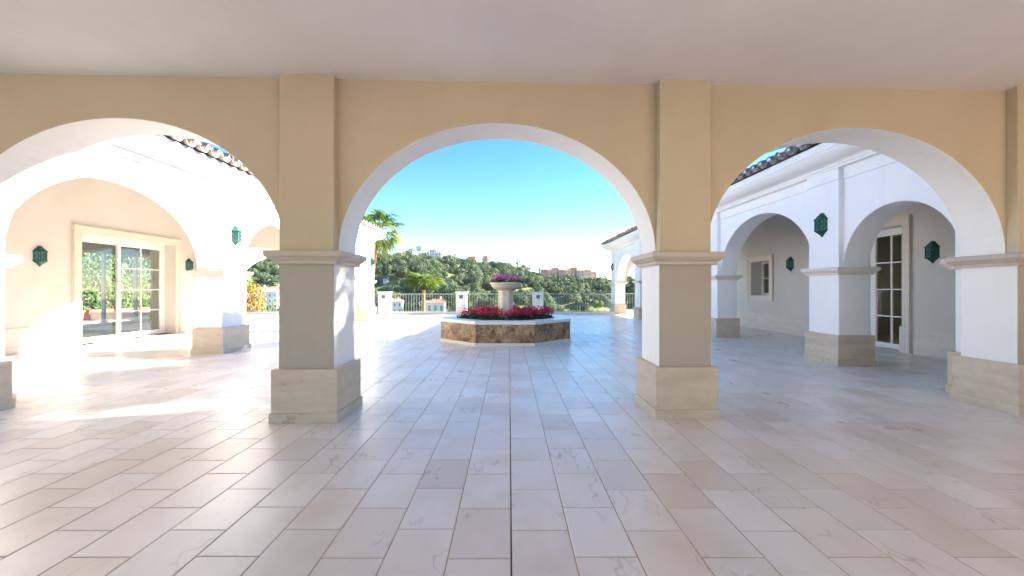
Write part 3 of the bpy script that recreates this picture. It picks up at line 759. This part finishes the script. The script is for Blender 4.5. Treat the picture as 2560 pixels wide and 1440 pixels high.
# ------------------------------------------------------------------ parapet: kerb, posts, railings
PY = 24.75
kb = MB(); kb.box(-26, 6.3, PY - 0.16, PY + 0.16, -0.35, 0.13); kb.box(6.3, 12, 27.05, 27.37, -0.35, 0.13)
o = kb.build('parapet_kerb', M['dado'], bevel=0.01); tag(o, 'low pale stone kerb under the terrace railing', 'kerb')
mb = MB(); mb.box(6.3, 12, 24.55, 27.4, -0.35, -0.02); o = mb.build('terrace_slab', M['dado']); tag(o, kind='structure')
post_x = [-7.48, -2.86, 1.72]
post_lab = ['low white parapet post nearest the left wing, left of the young palm', 'low white parapet post left of the stone bowl', 'low white parapet post right of the stone bowl']
for px, lab in zip(post_x, post_lab):
    r = empty('parapet_post', (px, PY - 0.02, 0), lab, 'post', 'white parapet posts')
    q = lambda u, v, z: (u, v, z)
    mb = MB(); mb.box(-0.31, 0.31, -0.30, 0.30, 0, 1.27); sh = mb.build('shaft', M['offwhite'], r, bevel=0.008)
    mb = MB(); rect_loft(mb, q, -0.31, 0.31, -0.30, 0.30, [(1.272, 0.01), (1.285, 0.05), (1.335, 0.055), (1.35, 0.03)]); mb.build('cap', M['trim'], r, bevel=0.004, seg=1)
    mb = MB(); mb.box(-0.10, 0.10, -0.325, -0.302, 0.95, 1.15); nn = mb.build('lamp_frame', M['green_metal'], r, bevel=0.004)
    mb = MB(); mb.box(-0.045, 0.045, -0.335, -0.326, 1.0, 1.10); mb.build('lamp_lens', M['lamp_glass'], nn)
bar_me = MB(); bar_me.rings([[(0.0085 * math.cos(t), 0.0085 * math.sin(t), z) for t in (0.78, 2.36, 3.93, 5.5)] for z in (0.16, 1.20)]); bar_me = bar_me.mesh('bar', M['rail'])
def railing(x0, x1, y, lab):
    r = empty('railing', ((x0 + x1) / 2, y, 0), lab, 'railing', 'pale metal railings along the terrace edge'); L = (x1 - x0) / 2
    mb = MB(); mb.box(-L, L, -0.024, 0.024, 1.195, 1.228); mb.build('top_rail', M['rail'], r, bevel=0.004, seg=1)
    mb = MB(); mb.box(-L, L, -0.018, 0.018, 0.165, 0.190); mb.build('bottom_rail', M['rail'], r)
    n = max(2, int(2 * L / 0.155))
    for i in range(n + 1):
        b = link('bar', bar_me, r); b.location = (-L + 2 * L * i / n, 0, 0)
xs = [-21.0] + post_x + [6.35]
labs = ['long pale metal railing section from the yellow tree to the left wing end', 'pale metal railing section in front of the young fan palm', 'pale metal railing section behind the planter and stone bowl', 'pale metal railing section between post and right wing']
for a, b, l in zip(xs, xs[1:], labs): railing(a + 0.31, b - (0.31 if b in post_x else 0.0), PY, l)
railing(6.4, 11.8, 27.2, 'pale metal railing section seen through the far right arch')

# ------------------------------------------------------------------ terrain
def lerp_tab(x, tab):
    return float(np.interp(x, [t[0] for t in tab], [t[1] for t in tab]))
YR = 360.0
sky_tab = [(-900, 560), (300, 590), (600, 606), (800, 628), (925, 640), (1050, 644), (1150, 655), (1250, 666), (1310, 677), (1350, 692), (1400, 694), (1500, 698), (1530, 705), (1580, 722), (1800, 745), (3200, 760)]
sk_x = np.array([(t[0] - 1273) / F * YR for t in sky_tab]); sk_z = np.array([1.5 + (723 - t[1]) / F * YR for t in sky_tab])
def hnoise(x, y):
    return (np.sin(x * 0.031 + 1.3) * np.cos(y * 0.027 + 0.4) + 0.5 * np.sin(x * 0.083 + y * 0.05) + 0.35 * np.cos(x * 0.13 - y * 0.11 + 2.0))
def height(x, y):
    x = np.asarray(x, float); y = np.asarray(y, float)
    zr = np.interp(x * YR / np.maximum(y, 200), sk_x, sk_z) - 3.0
    t = np.clip((y - 70) / (YR - 70), 0, 1); t = t * t * (3 - 2 * t)
    val = -24 + 3.0 * hnoise(x, y)
    z = val + (zr - val) * t + 2.2 * hnoise(x * 1.7, y * 1.3) * np.sin(np.pi * np.clip(t, 0, 1))
    back = np.clip((y - YR) / 300, 0, 1); z = z - back * 30
    # spur on the right, its near flank in shade
    d = ((x - 92) / 66.0) ** 2 + ((y - 262) / 60.0) ** 2
    z = np.maximum(z, -22 + 27.5 * np.exp(-d * 0.9))
    # level plot round the villa, dropping off beyond the railing
    e = np.maximum.reduce([np.abs(x) - 34, y - 26.5, -y - 60, np.zeros_like(x)])
    k = np.clip(e / 42.0, 0, 1); k = k * k * (3 - 2 * k)
    return np.where(e <= 0, -0.5, -0.5 + (z + 0.5) * k)
def ground_at(px, py):
    # the point of the slope that lies on the line of sight, so that far houses stand on real ground
    k = (px - 1273) / F; ys = np.arange(90.0, 400.0, 0.5)
    yy = 723 - (height(k * ys, ys) - 1.5) / ys * F
    i = int(np.argmax(yy <= py)) if (yy <= py).any() else int(np.argmin(yy))
    return float(k * ys[i]), float(ys[i]), float(height(k * ys[i], ys[i]))
def lawn_mask(x, y):
    k = x / np.maximum(y, 1.0); w = 5 * np.sin(x * 0.09)
    sm = lambda v, a, b, e: np.clip((v - a) / e + 0.5, 0, 1) * np.clip((b - v) / e + 0.5, 0, 1)
    a = sm(k, 0.07, 0.30, 0.02) * sm(y + w, 203, 209, 2.5); b = sm(k, 0.06, 0.30, 0.02) * sm(y - w * 0.5, 250, 256, 2.5); c = sm(k, -0.14, 0.01, 0.02) * sm(y + w, 312, 322, 2.5)
    return np.maximum.reduce([a, b, c])
gx = np.concatenate([np.linspace(-900, -260, 26), np.linspace(-250, 250, 151), np.linspace(260, 900, 26)])
gy = np.concatenate([np.linspace(-400, -60, 12), np.linspace(-50, 120, 52), np.linspace(123, 420, 100), np.linspace(430, 1200, 24)])
XX, YY = np.meshgrid(gx, gy); ZZ = height(XX, YY)
nx, ny = len(gx), len(gy)
mb = MB(); mb.v = list(zip(XX.ravel().tolist(), YY.ravel().tolist(), ZZ.ravel().tolist()))
for j in range(ny - 1):
    for i in range(nx - 1):
        mb.f.append((j * nx + i, j * nx + i + 1, (j + 1) * nx + i + 1, (j + 1) * nx + i)); mb.mi.append(0); mb.r.append(0)
o = mb.build('hillside', M['terrain'], fixn=False, smooth=True); tag(o, kind='structure')
la = o.data.attributes.new('lawn', 'FLOAT', 'POINT'); la.data.foreach_set('value', lawn_mask(XX, YY).ravel().astype(np.float32))

# ------------------------------------------------------------------ trees
def crown_mesh(name, mat, n, rx, rz, leaf, lobes=7, flat=0.0, seed=0, trunk=True):
    st = random.getstate(); random.seed(seed)
    mb = MB()
    L = []
    for k in range(lobes):
        d = rv(); d.normalize(); L.append((Vector((d.x * rx * 0.55, d.y * rx * 0.55, rz * (1.0 + 0.55 * d.z))), random.uniform(0.42, 0.68), random.random()))
    for k in range(n):
        c, s, q = random.choice(L); d = rv(); d.normalize()
        rr = random.uniform(0.86, 1.03)
        p = c + Vector((d.x * rx * s * rr, d.y * rx * s * rr, d.z * rz * s * rr))
        leafq(mb, p, d + rv(0.28), leaf * random.uniform(0.6, 1.4), 0, 0.55 * q + 0.45 * random.random())
    random.setstate(st)
    return mb
def solo_tree(name, loc, label, cat, n, rx, rz, leaf, mat, trunk_h, group=None, seed=1, tr=0.06):
    r = empty(name, loc, label, cat, group)
    mb = crown_mesh('crown', mat, n, rx, rz, leaf, 9, seed=seed)
    c = mb.build('crown', M[mat], r, rnd=True, fixn=False); c.location.z = trunk_h
    mb = MB(); ringz = [(0, tr * 1.5), (trunk_h * 0.5, tr), (trunk_h + rz, tr * 0.5)]
    mb.rings([[(q * math.cos(t), q * math.sin(t), z) for t in np.linspace(0, 2 * math.pi, 8)[:-1]] for z, q in ringz]); mb.build('trunk', M['bark'], r, smooth=True)
    return r

# hillside wood: one mass of instanced crowns
srcs = []
for s in range(6):
    rz = [2.3, 2.8, 2.0, 3.2, 2.4, 1.6][s]
    mb = crown_mesh('c', 'wood', 900, 2.9, rz, 0.33, 6 + s, seed=20 + s)
    me = mb.mesh('wood_crown', M['wood'], rnd=True)
    so = bpy.data.objects.new('wood_crown_source', me); srcs.append(so)
pts = []; scl = []; idx = []; rot = []
tries = 0
while len(pts) < 3600 and tries < 60000:
    tries += 1
    y = random.uniform(75, 395); x = random.uniform(-0.80, 0.50) * y
    u = 1273 + F * x / y
    dn = math.sin(x * 0.045 + 0.7) * math.cos(y * 0.04) + 0.6 * math.sin(x * 0.11 + y * 0.07)
    lawn = lawn_mask(np.array(x), np.array(y)) > 0.3
    pr = 0.95 if y > 190 else 0.45
    if lawn: pr *= 0.10
    if dn < -0.75: pr *= 0.2
    if random.random() > pr * (0.35 + 0.65 * y / 395): continue
    if y < 150 and -45 < x < 2 and random.random() < 0.5: continue
    z = float(height(x, y))
    pts.append((x, y, z - 0.6)); scl.append(random.choice((0.55, 0.75, 0.9, 1.0, 1.15, 1.4)) * random.uniform(0.8, 1.15) * (0.8 if y < 150 else 1.0)); idx.append(random.randrange(6)); rot.append(random.random() * 6.28)
spots = [ground_at(a, b) for a, b in ((676, 772), (655, 770), (690, 758), (990, 784), (968, 784), (1095, 784), (1068, 786), (932, 786), (968, 704), (1495, 780))]
keep = [i for i, p in enumerate(pts) if not any((abs(p[0] - q[0]) < 7 and q[1] - 28 < p[1] < q[1] + 8) for q in spots)]
pts = [pts[i] for i in keep]; scl = [scl[i] for i in keep]; idx = [idx[i] for i in keep]; rot = [rot[i] for i in keep]
me = bpy.data.meshes.new('hillside_wood'); me.from_pydata(pts, [], [])
for nm, typ, dat in (('scl', 'FLOAT', scl), ('idx', 'INT', idx), ('rot', 'FLOAT', rot)):
    a = me.attributes.new(nm, typ, 'POINT'); a.data.foreach_set('value', dat)
wood = link('hillside_wood', me); tag(wood, 'dense dark green woodland covering the hillside behind the terrace', 'woodland', kind='stuff')
ng = bpy.data.node_groups.new('scatter_wood', 'GeometryNodeTree')
ng.interface.new_socket('Geometry', in_out='INPUT', socket_type='NodeSocketGeometry'); ng.interface.new_socket('Geometry', in_out='OUTPUT', socket_type='NodeSocketGeometry')
gi = ng.nodes.new('NodeGroupInput'); go = ng.nodes.new('NodeGroupOutput')
iop = ng.nodes.new('GeometryNodeInstanceOnPoints'); iop.inputs['Pick Instance'].default_value = True
m2p = ng.nodes.new('GeometryNodeMeshToPoints')
g2i = ng.nodes.new('GeometryNodeGeometryToInstance')
for so in reversed(srcs):
    oi = ng.nodes.new('GeometryNodeObjectInfo'); oi.inputs['Object'].default_value = so; oi.inputs['As Instance'].default_value = False
    ng.links.new(oi.outputs['Geometry'], g2i.inputs[0])
def attr(nm, t):
    a = ng.nodes.new('GeometryNodeInputNamedAttribute'); a.data_type = t; a.inputs['Name'].default_value = nm
    return a.outputs['Attribute']
cx = ng.nodes.new('ShaderNodeCombineXYZ'); ng.links.new(attr('rot', 'FLOAT'), cx.inputs[2])
ng.links.new(gi.outputs[0], m2p.inputs[0]); ng.links.new(m2p.outputs[0], iop.inputs['Points']); ng.links.new(g2i.outputs[0], iop.inputs['Instance'])
ng.links.new(attr('idx', 'INT'), iop.inputs['Instance Index']); ng.links.new(attr('scl', 'FLOAT'), iop.inputs['Scale'])
ng.links.new(cx.outputs[0], iop.inputs['Rotation'])
ng.links.new(iop.outputs[0], go.inputs[0])
md = wood.modifiers.new('scatter', 'NODES'); md.node_group = ng

# fan palms
def frond_mesh(seed, L=1.0, droop=0.35, nl=22):
    st = random.getstate(); random.seed(seed); mb = MB()
    pet = 0.52 * L
    # petiole
    pr = [[(x, w * math.cos(t), -0.10 * (x / pet) ** 2 * L * 0.3 + w * math.sin(t) * 0.6) for t in (0.5, 2.6, 4.7)] for x, w in ((0, 0.022), (pet * 0.5, 0.016), (pet, 0.012))]
    mb.rings(pr, 0)
    z0 = -0.03 * L
    for i in range(nl):
        a = math.radians(-105 + 210 * i / (nl - 1)); ll = L * (0.62 + 0.10 * math.cos(a)) * random.uniform(0.88, 1.05); w = 0.045 * L
        d = Vector((math.cos(a), math.sin(a), 0)); s = Vector((-math.sin(a), math.cos(a), 0)); o = Vector((pet, 0, z0)); q = random.random()
        vs = []
        for t, ww in ((0, 0.25), (0.35, 1.0), (0.7, 0.7), (1.0, 0.08)):
            z = 0.10 * L * math.sin(t * 1.6) * abs(math.sin(a)) - droop * L * max(0, t - 0.3) ** 2 * 1.6 + 0.012 * random.uniform(-1, 1)
            p = o + d * ll * t * (1 - 0.12 * t) + Vector((0, 0, z)); vs += [tuple(p - s * w * ww * 0.5), tuple(p + s * w * ww * 0.5 + Vector((0, 0, 0.03 * ww * L)))]
        mb.add(vs, [(0, 1, 3, 2), (2, 3, 5, 4), (4, 5, 7, 6)], 0, q)
    random.setstate(st)
    return mb.mesh('frond', M['palm'], rnd=True)
fr = [frond_mesh(50 + k, 1.0, 0.25 + 0.12 * k) for k in range(5)]
def palm(loc, h, size, n, label, seed=0, tr=0.11, lean=(0, 0), group='fan palms', low=-55):
    random.seed(100 + seed)
    r = empty('fan_palm', loc, label, 'palm', group)
    mb = MB(); rg = []
    for k in range(41):
        z = h * k / 40; q = tr * (1.25 - 0.35 * k / 40) * (1.0 + (0.10 if k % 2 else -0.06)); rg.append([(lean[0] * (k / 40) ** 2 + q * math.cos(t), lean[1] * (k / 40) ** 2 + q * math.sin(t), z) for t in np.linspace(0, 2 * math.pi, 11)[:-1]])
    mb.rings(rg); mb.build('trunk', M['trunk'], r)
    for k in range(n):
        o = link('frond', fr[random.randrange(5)], r)
        el = math.radians(80 - (80 - low) * (k + 0.5) / n + random.uniform(-8, 8)); az = k * 2.39996 + random.uniform(-0.25, 0.25)
        s = size * random.uniform(0.85, 1.1) * (0.75 if k < 4 else 1.0)
        o.location = (lean[0], lean[1], h - 0.03 * k / n); o.rotation_euler = (random.uniform(-0.25, 0.25), -el, az); o.scale = (s, s, s)
    return r
palm((-5.75, 27.6, -2.2), 3.65, 1.4, 26, 'young green fan palm with short orange trunk behind the railing', 1, 0.13, low=28)
palm((-9.05, 26.6, -1.0), 6.35, 1.85, 19, 'tall fan palm with drooping fronds rising over the left wing roof', 2, 0.12, lean=(0.7, 0))
palm((9.15, 29.5, -1.6), 5.9, 0.95, 26, 'slender reddish palm trunk seen through the far right arch', 3, 0.15)
# palms standing beyond the right wing: their fronds throw the streaked shade on the court
for i, (x, y, h) in enumerate(((15.5, 14.6, 10.3), (15.8, 11.6, 9.9), (16.4, 9.2, 10.6), (15.2, 13.0, 8.9))):
    palm((x, y, -0.5), h, 2.2, 30, ['tallest fan palm in the garden beyond the right wing roof', 'fan palm beyond the right wing opposite the glazed door', 'fan palm beyond the right wing nearest the porch', 'shorter fan palm beyond the right wing behind its window'][i], 10 + i, 0.16)

# hedge in terracotta troughs behind the left rooms
random.seed(3)
HXh, HYa, HYb = -25.5, 17.5, 33.0
hd = empty('hedge', (HXh, (HYa + HYb) / 2, 0), 'tall clipped green hedge seen through the sliding glass door', 'hedge')
mb = MB()
for k in range(15000):
    y = random.uniform(HYa, HYb) - (HYa + HYb) / 2; z = random.uniform(0.35, 4.6)
    x = 0.42 + 0.16 * math.sin(y * 3.1 + z) * math.cos(z * 2.7 + y) + random.gauss(0, 0.10); 
    if random.random() < 0.15: x = random.uniform(-0.4, 0.4); z = 4.6 + random.gauss(0, 0.1)
    leafq(mb, Vector((x, y, z)), Vector((1, 0, 0.35)) + rv(0.6), random.uniform(0.06, 0.13), 0, random.random())
mb.build('foliage', M['hedge'], hd, rnd=True, fixn=False)
mb = MB(); mb.box(-0.3, 0.25, -(HYb - HYa) / 2, (HYb - HYa) / 2, 0.3, 4.5); mb.build('inner_twigs', M['bark'], hd)
for k in range(9):
    y = HYa + 0.85 + k * 1.72
    r = empty('planting_trough', (HXh + 0.2, y, -0.36), ['terracotta trough under the hedge, %s along from the porch' % w for w in ('first', 'second', 'third', 'fourth', 'fifth', 'sixth', 'seventh', 'eighth', 'ninth')][k], 'planter', 'terracotta troughs under the hedge')
    mb = MB(); rect_loft(mb, lambda u, v, z: (u, v, z), -0.28, 0.28, -0.72, 0.72, [(0, -0.05), (0.5, 0.0), (0.5, 0.04), (0.62, 0.045), (0.62, -0.02)]); mb.build('tub', M['terracotta'], r, bevel=0.01)
    mb = MB(); mb.box(-0.26, 0.26, -0.7, 0.7, 0.56, 0.6); mb.build('soil', M['soil'], r)
mb = MB(); mb.box(-26.5, -24.2, 16, 34, -0.5, -0.38); o = mb.build('garden_ledge', M['coping'], bevel=0.02); tag(o, 'white garden ledge carrying the hedge troughs', 'ledge')

# trees just below the terrace
solo_tree('maple_tree', (-17.75, 27.8, -2.6), 'autumn yellow tree behind the railing at the left', 'tree', 3000, 1.15, 1.5, 0.10, 'yellow', 1.5, seed=5)
solo_tree('leafy_tree', (-20.3, 31.5, -3.0), 'lime green tree just behind the yellow tree', 'tree', 2200, 1.0, 1.3, 0.11, 'lime', 3.4, seed=6)
solo_tree('round_shrub', ground_at(1495, 780), 'round lime green shrub on the lawn beyond the right railing', 'shrub', 1800, 2.6, 2.9, 0.3, 'lime', 0.6, seed=8, tr=0.2)

# skyline trees
def cypress(px, y, hpx, label, wpx=5):
    x = (px - 1273) / F * y; z = float(height(x, y)); h = hpx / F * y; w = wpx / F * y / 2
    r = empty('cypress_tree', (x, y, z), label, 'tree', 'cypresses on the skyline'); random.seed(int(px))
    mb = MB()
    for k in range(520):
        t = random.random(); q = w * (math.sin(math.pi * min(1, t * 0.92 + 0.10)) ** 0.7) * random.uniform(0.6, 1.05); a = random.random() * 6.28
        leafq(mb, Vector((q * math.cos(a), q * math.sin(a), 0.4 + t * h)), Vector((math.cos(a), math.sin(a), 0.3)) + rv(0.4), random.uniform(0.3, 0.6), 0, random.random())
    mb.build('crown', M['cypress'], r, rnd=True, fixn=False)
    mb = MB(); mb.rings([[(q * math.cos(t), q * math.sin(t), zz) for t in (0, 1.26, 2.5, 3.77, 5.0)] for zz, q in ((-0.5, 0.25), (h * 0.8, 0.08))]); mb.build('trunk', M['bark'], r)
cypress(1349, 300, 42, 'dark slim cypress left of the orange houses')
cypress(1070, 352, 26, 'dark cypress beside the white house on the ridge')
cypress(1064, 350, 20, 'shorter cypress left of the dark ridge cypress')
cypress(948, 350, 22, 'dark cypress on the ridge near the left wing', 7)
def far_palm(px, y, hpx, label, seed):
    x = (px - 1273) / F * y; z = float(height(x, y)); palm((x, y, z - 0.5), hpx / F * y, 3.2, 16, label, seed, 0.3, group='palms on the skyline', low=-50)
for k, (px, hp, lab) in enumerate(((1028, 26, 'small palm on the skyline just right of the tall palm fronds'), (1048, 32, 'feathery tall palm on the skyline left of the cypresses'), (1137, 22, 'lone small palm on the skyline left of the reddish houses'), (1294, 30, 'palm on the skyline right above the stone bowl flowers'), (1324, 24, 'thin palm in the dip of the skyline'), (1512, 16, 'small palm on the skyline near the right wing end'))):
    far_palm(px, 350, hp, lab, 40 + k)
for k, (px, y, rpx, lab) in enumerate(((1110, 350, 9, 'rounded pale green tree beside the white ridge house'), (1175, 350, 10, 'spreading tree left of the reddish ridge houses'), (1212, 352, 12, 'broad dark tree in front of the reddish ridge houses'), (1270, 350, 9, 'olive tree on the ridge above the bowl'), (1306, 350, 9, 'square topped olive tree on the ridge'))):
    x = (px - 1273) / F * y; rr = rpx / F * y
    solo_tree('ridge_tree', (x, y, float(height(x, y))), lab, 'tree', 700, rr, rr * 0.9, 0.45, 'wood', 1.5, 'trees on the skyline', seed=60 + k, tr=0.25)

# ------------------------------------------------------------------ far houses
def house_far(px, ypx, y, wpx, hpx, wall, roofkind, label, name='hillside_house', rot=0.0, wins=(3, 2), group=None, depth=8.0, zfix=None):
    if y is None: x, y, z = ground_at(px, ypx)
    else: x = (px - 1273) / F * y; z = 1.5 + (723 - ypx) / F * y
    w = wpx / F * y; h = hpx / F * y
    r = empty(name, (x, y, z), label, 'house', group, rz=rot)
    mb = MB(); mb.box(-w / 2, w / 2, -depth / 2, depth / 2, -6, h); mb.build('wall', M[wall], r)
    if roofkind == 'flat':
        mb = MB(); mb.box(-w / 2 - 0.2, w / 2 + 0.2, -depth / 2 - 0.2, depth / 2 + 0.2, h + 0.002, h + 0.4); mb.build('roof', M[wall], r)
    else:
        e = 0.5; rh = min(w, depth) * 0.22
        mb = MB(); mb.add([(-w / 2 - e, -depth / 2 - e, h), (w / 2 + e, -depth / 2 - e, h), (w / 2 + e, depth / 2 + e, h), (-w / 2 - e, depth / 2 + e, h), (-w / 4, 0, h + rh), (w / 4, 0, h + rh)], [(0, 1, 5, 4), (1, 2, 5), (2, 3, 4, 5), (3, 0, 4), (0, 3, 2, 1)]); rf = mb.build('roof', M['hroof'], r)
        mb = MB(); mb.box(w * 0.1, w * 0.1 + 0.7, -0.3, 0.4, h, h + rh + 0.8); mb.build('chimney', M[wall], rf)
    nc, nr = wins
    for i in range(nc):
        for j in range(nr):
            cx = -w / 2 + w * (i + 0.5) / nc; cz = h * (j + 0.5) / nr; ww = w / nc * 0.26; hh = h / nr * 0.30
            mb = MB(); mb.box(cx - ww, cx + ww, -depth / 2 - 0.06, -depth / 2 + 0.1, cz - hh, cz + hh); q = mb.build('window', M['frame'], r)
            mb = MB(); mb.box(cx - ww * 0.8, cx + ww * 0.8, -depth / 2 - 0.08, -depth / 2 - 0.061, cz - hh * 0.85, cz + hh * 0.85); mb.build('pane', M['hwin'], q)
    return r
G1 = 'white houses below the terrace'; G2 = 'orange terraced blocks on the right ridge'; G3 = 'houses along the left ridge'
house_far(676, 772, None, 44, 40, 'hw', 'flat', 'white block of houses beyond the yellow tree', wins=(4, 3), group=G1, rot=0.25)
house_far(655, 770, None, 26, 46, 'hb', 'hip', 'taller white house with tiled roof behind the yellow tree', wins=(2, 3), group=G1, rot=0.1)
house_far(690, 758, None, 30, 36, 'hw', 'hip', 'white villa with red roof at the left edge of the pillar', wins=(3, 2), group=G1)
house_far(990, 784, None, 34, 30, 'hb', 'hip', 'pale blue house left of the young palm trunk', wins=(3, 2), group=G1, rot=0.15)
house_far(968, 784, None, 18, 34, 'hw', 'flat', 'narrow white house beside the parapet post', wins=(2, 2), group=G1)
house_far(1095, 784, None, 44, 27, 'hw', 'hip', 'white house with tiled roof right of the young palm', wins=(3, 1), group=G1, rot=-0.1)
house_far(1068, 786, None, 20, 30, 'hw', 'flat', 'small white annexe right of the palm trunk', wins=(2, 2), group=G1)
house_far(932, 786, None, 18, 18, 'hw', 'hip', 'white roofed house at the left wing end', wins=(1, 1), group=G1)
house_far(968, 704, None, 9, 6, 'hw', 'hip', 'tiny white house in the middle of the wooded slope', wins=(1, 1), group=G3)
house_far(941, 636, 352, 11, 12, 'hw', 'hip', 'white ridge house nearest the left wing', wins=(2, 2), group=G3)
house_far(966, 638, 352, 14, 12, 'hp', 'hip', 'peach ridge house behind the palm fronds', wins=(2, 2), group=G3)
house_far(1085, 640, 350, 18, 14, 'hw', 'hip', 'white ridge house beside the cypresses', wins=(3, 2), group=G3)
house_far(1098, 642, 348, 14, 10, 'hw', 'flat', 'low white annexe of the ridge house', wins=(2, 1), group=G3)
house_far(1058, 642, 348, 9, 8, 'hp', 'hip', 'small peach house left of the cypress', wins=(1, 1), group=G3)
house_far(1124, 648, 348, 10, 9, 'ho', 'hip', 'small orange house right of the pale green tree', wins=(1, 1), group=G3)
house_far(1180, 655, 350, 20, 12, 'ho', 'hip', 'reddish house on the middle ridge, left one', wins=(3, 2), group=G3)
house_far(1214, 656, 352, 12, 14, 'ho', 'flat', 'reddish tower house on the middle ridge', wins=(1, 2), group=G3)
random.seed(11)
bx = 1353
for k, (w, h, c, lab) in enumerate(((14, 20, 'ho', 'leftmost orange block of the ridge terrace'), (13, 18, 'ho', 'second orange block with low roof in the ridge terrace'), (15, 26, 'hp', 'tall orange tower block, left one of the ridge terrace'), (15, 19, 'ho', 'orange block just right of the left tower'), (16, 18, 'hp', 'peach block midway along the ridge terrace'), (14, 25, 'ho', 'tall orange tower block, right one of the ridge terrace'), (18, 17, 'hp', 'peach block right of the right tower'), (16, 19, 'hp', 'second last peach block of the ridge terrace'), (14, 13, 'hp', 'last low peach block at the right end of the ridge terrace'))):
    house_far(bx + w / 2, 691, 320 + (k % 3) * 2, w * 1.02, h * 0.80, c, 'hip' if h < 21 else 'flat', lab, 'terrace_block', wins=(2, 2), group=G2, depth=9)
    bx += w

# ------------------------------------------------------------------ thin haze over the valley
hb = MB(); hb.box(-950, 950, -450, 1250, -75, 75)
hz = link('haze', hb.mesh('haze', [])); tag(hz, 'thin pale haze in the air over the valley', 'haze', kind='stuff')
hm = bpy.data.materials.new('haze_air'); hm.use_nodes = True; nt = hm.node_tree
for n in list(nt.nodes): nt.nodes.remove(n)
ho = nt.nodes.new('ShaderNodeOutputMaterial'); hv = nt.nodes.new('ShaderNodeVolumePrincipled')
hv.inputs['Density'].default_value = 0.00006; hv.inputs['Color'].default_value = (0.86, 0.92, 0.97, 1)
nt.links.new(hv.outputs[0], ho.inputs['Volume']); hz.data.materials.append(hm)
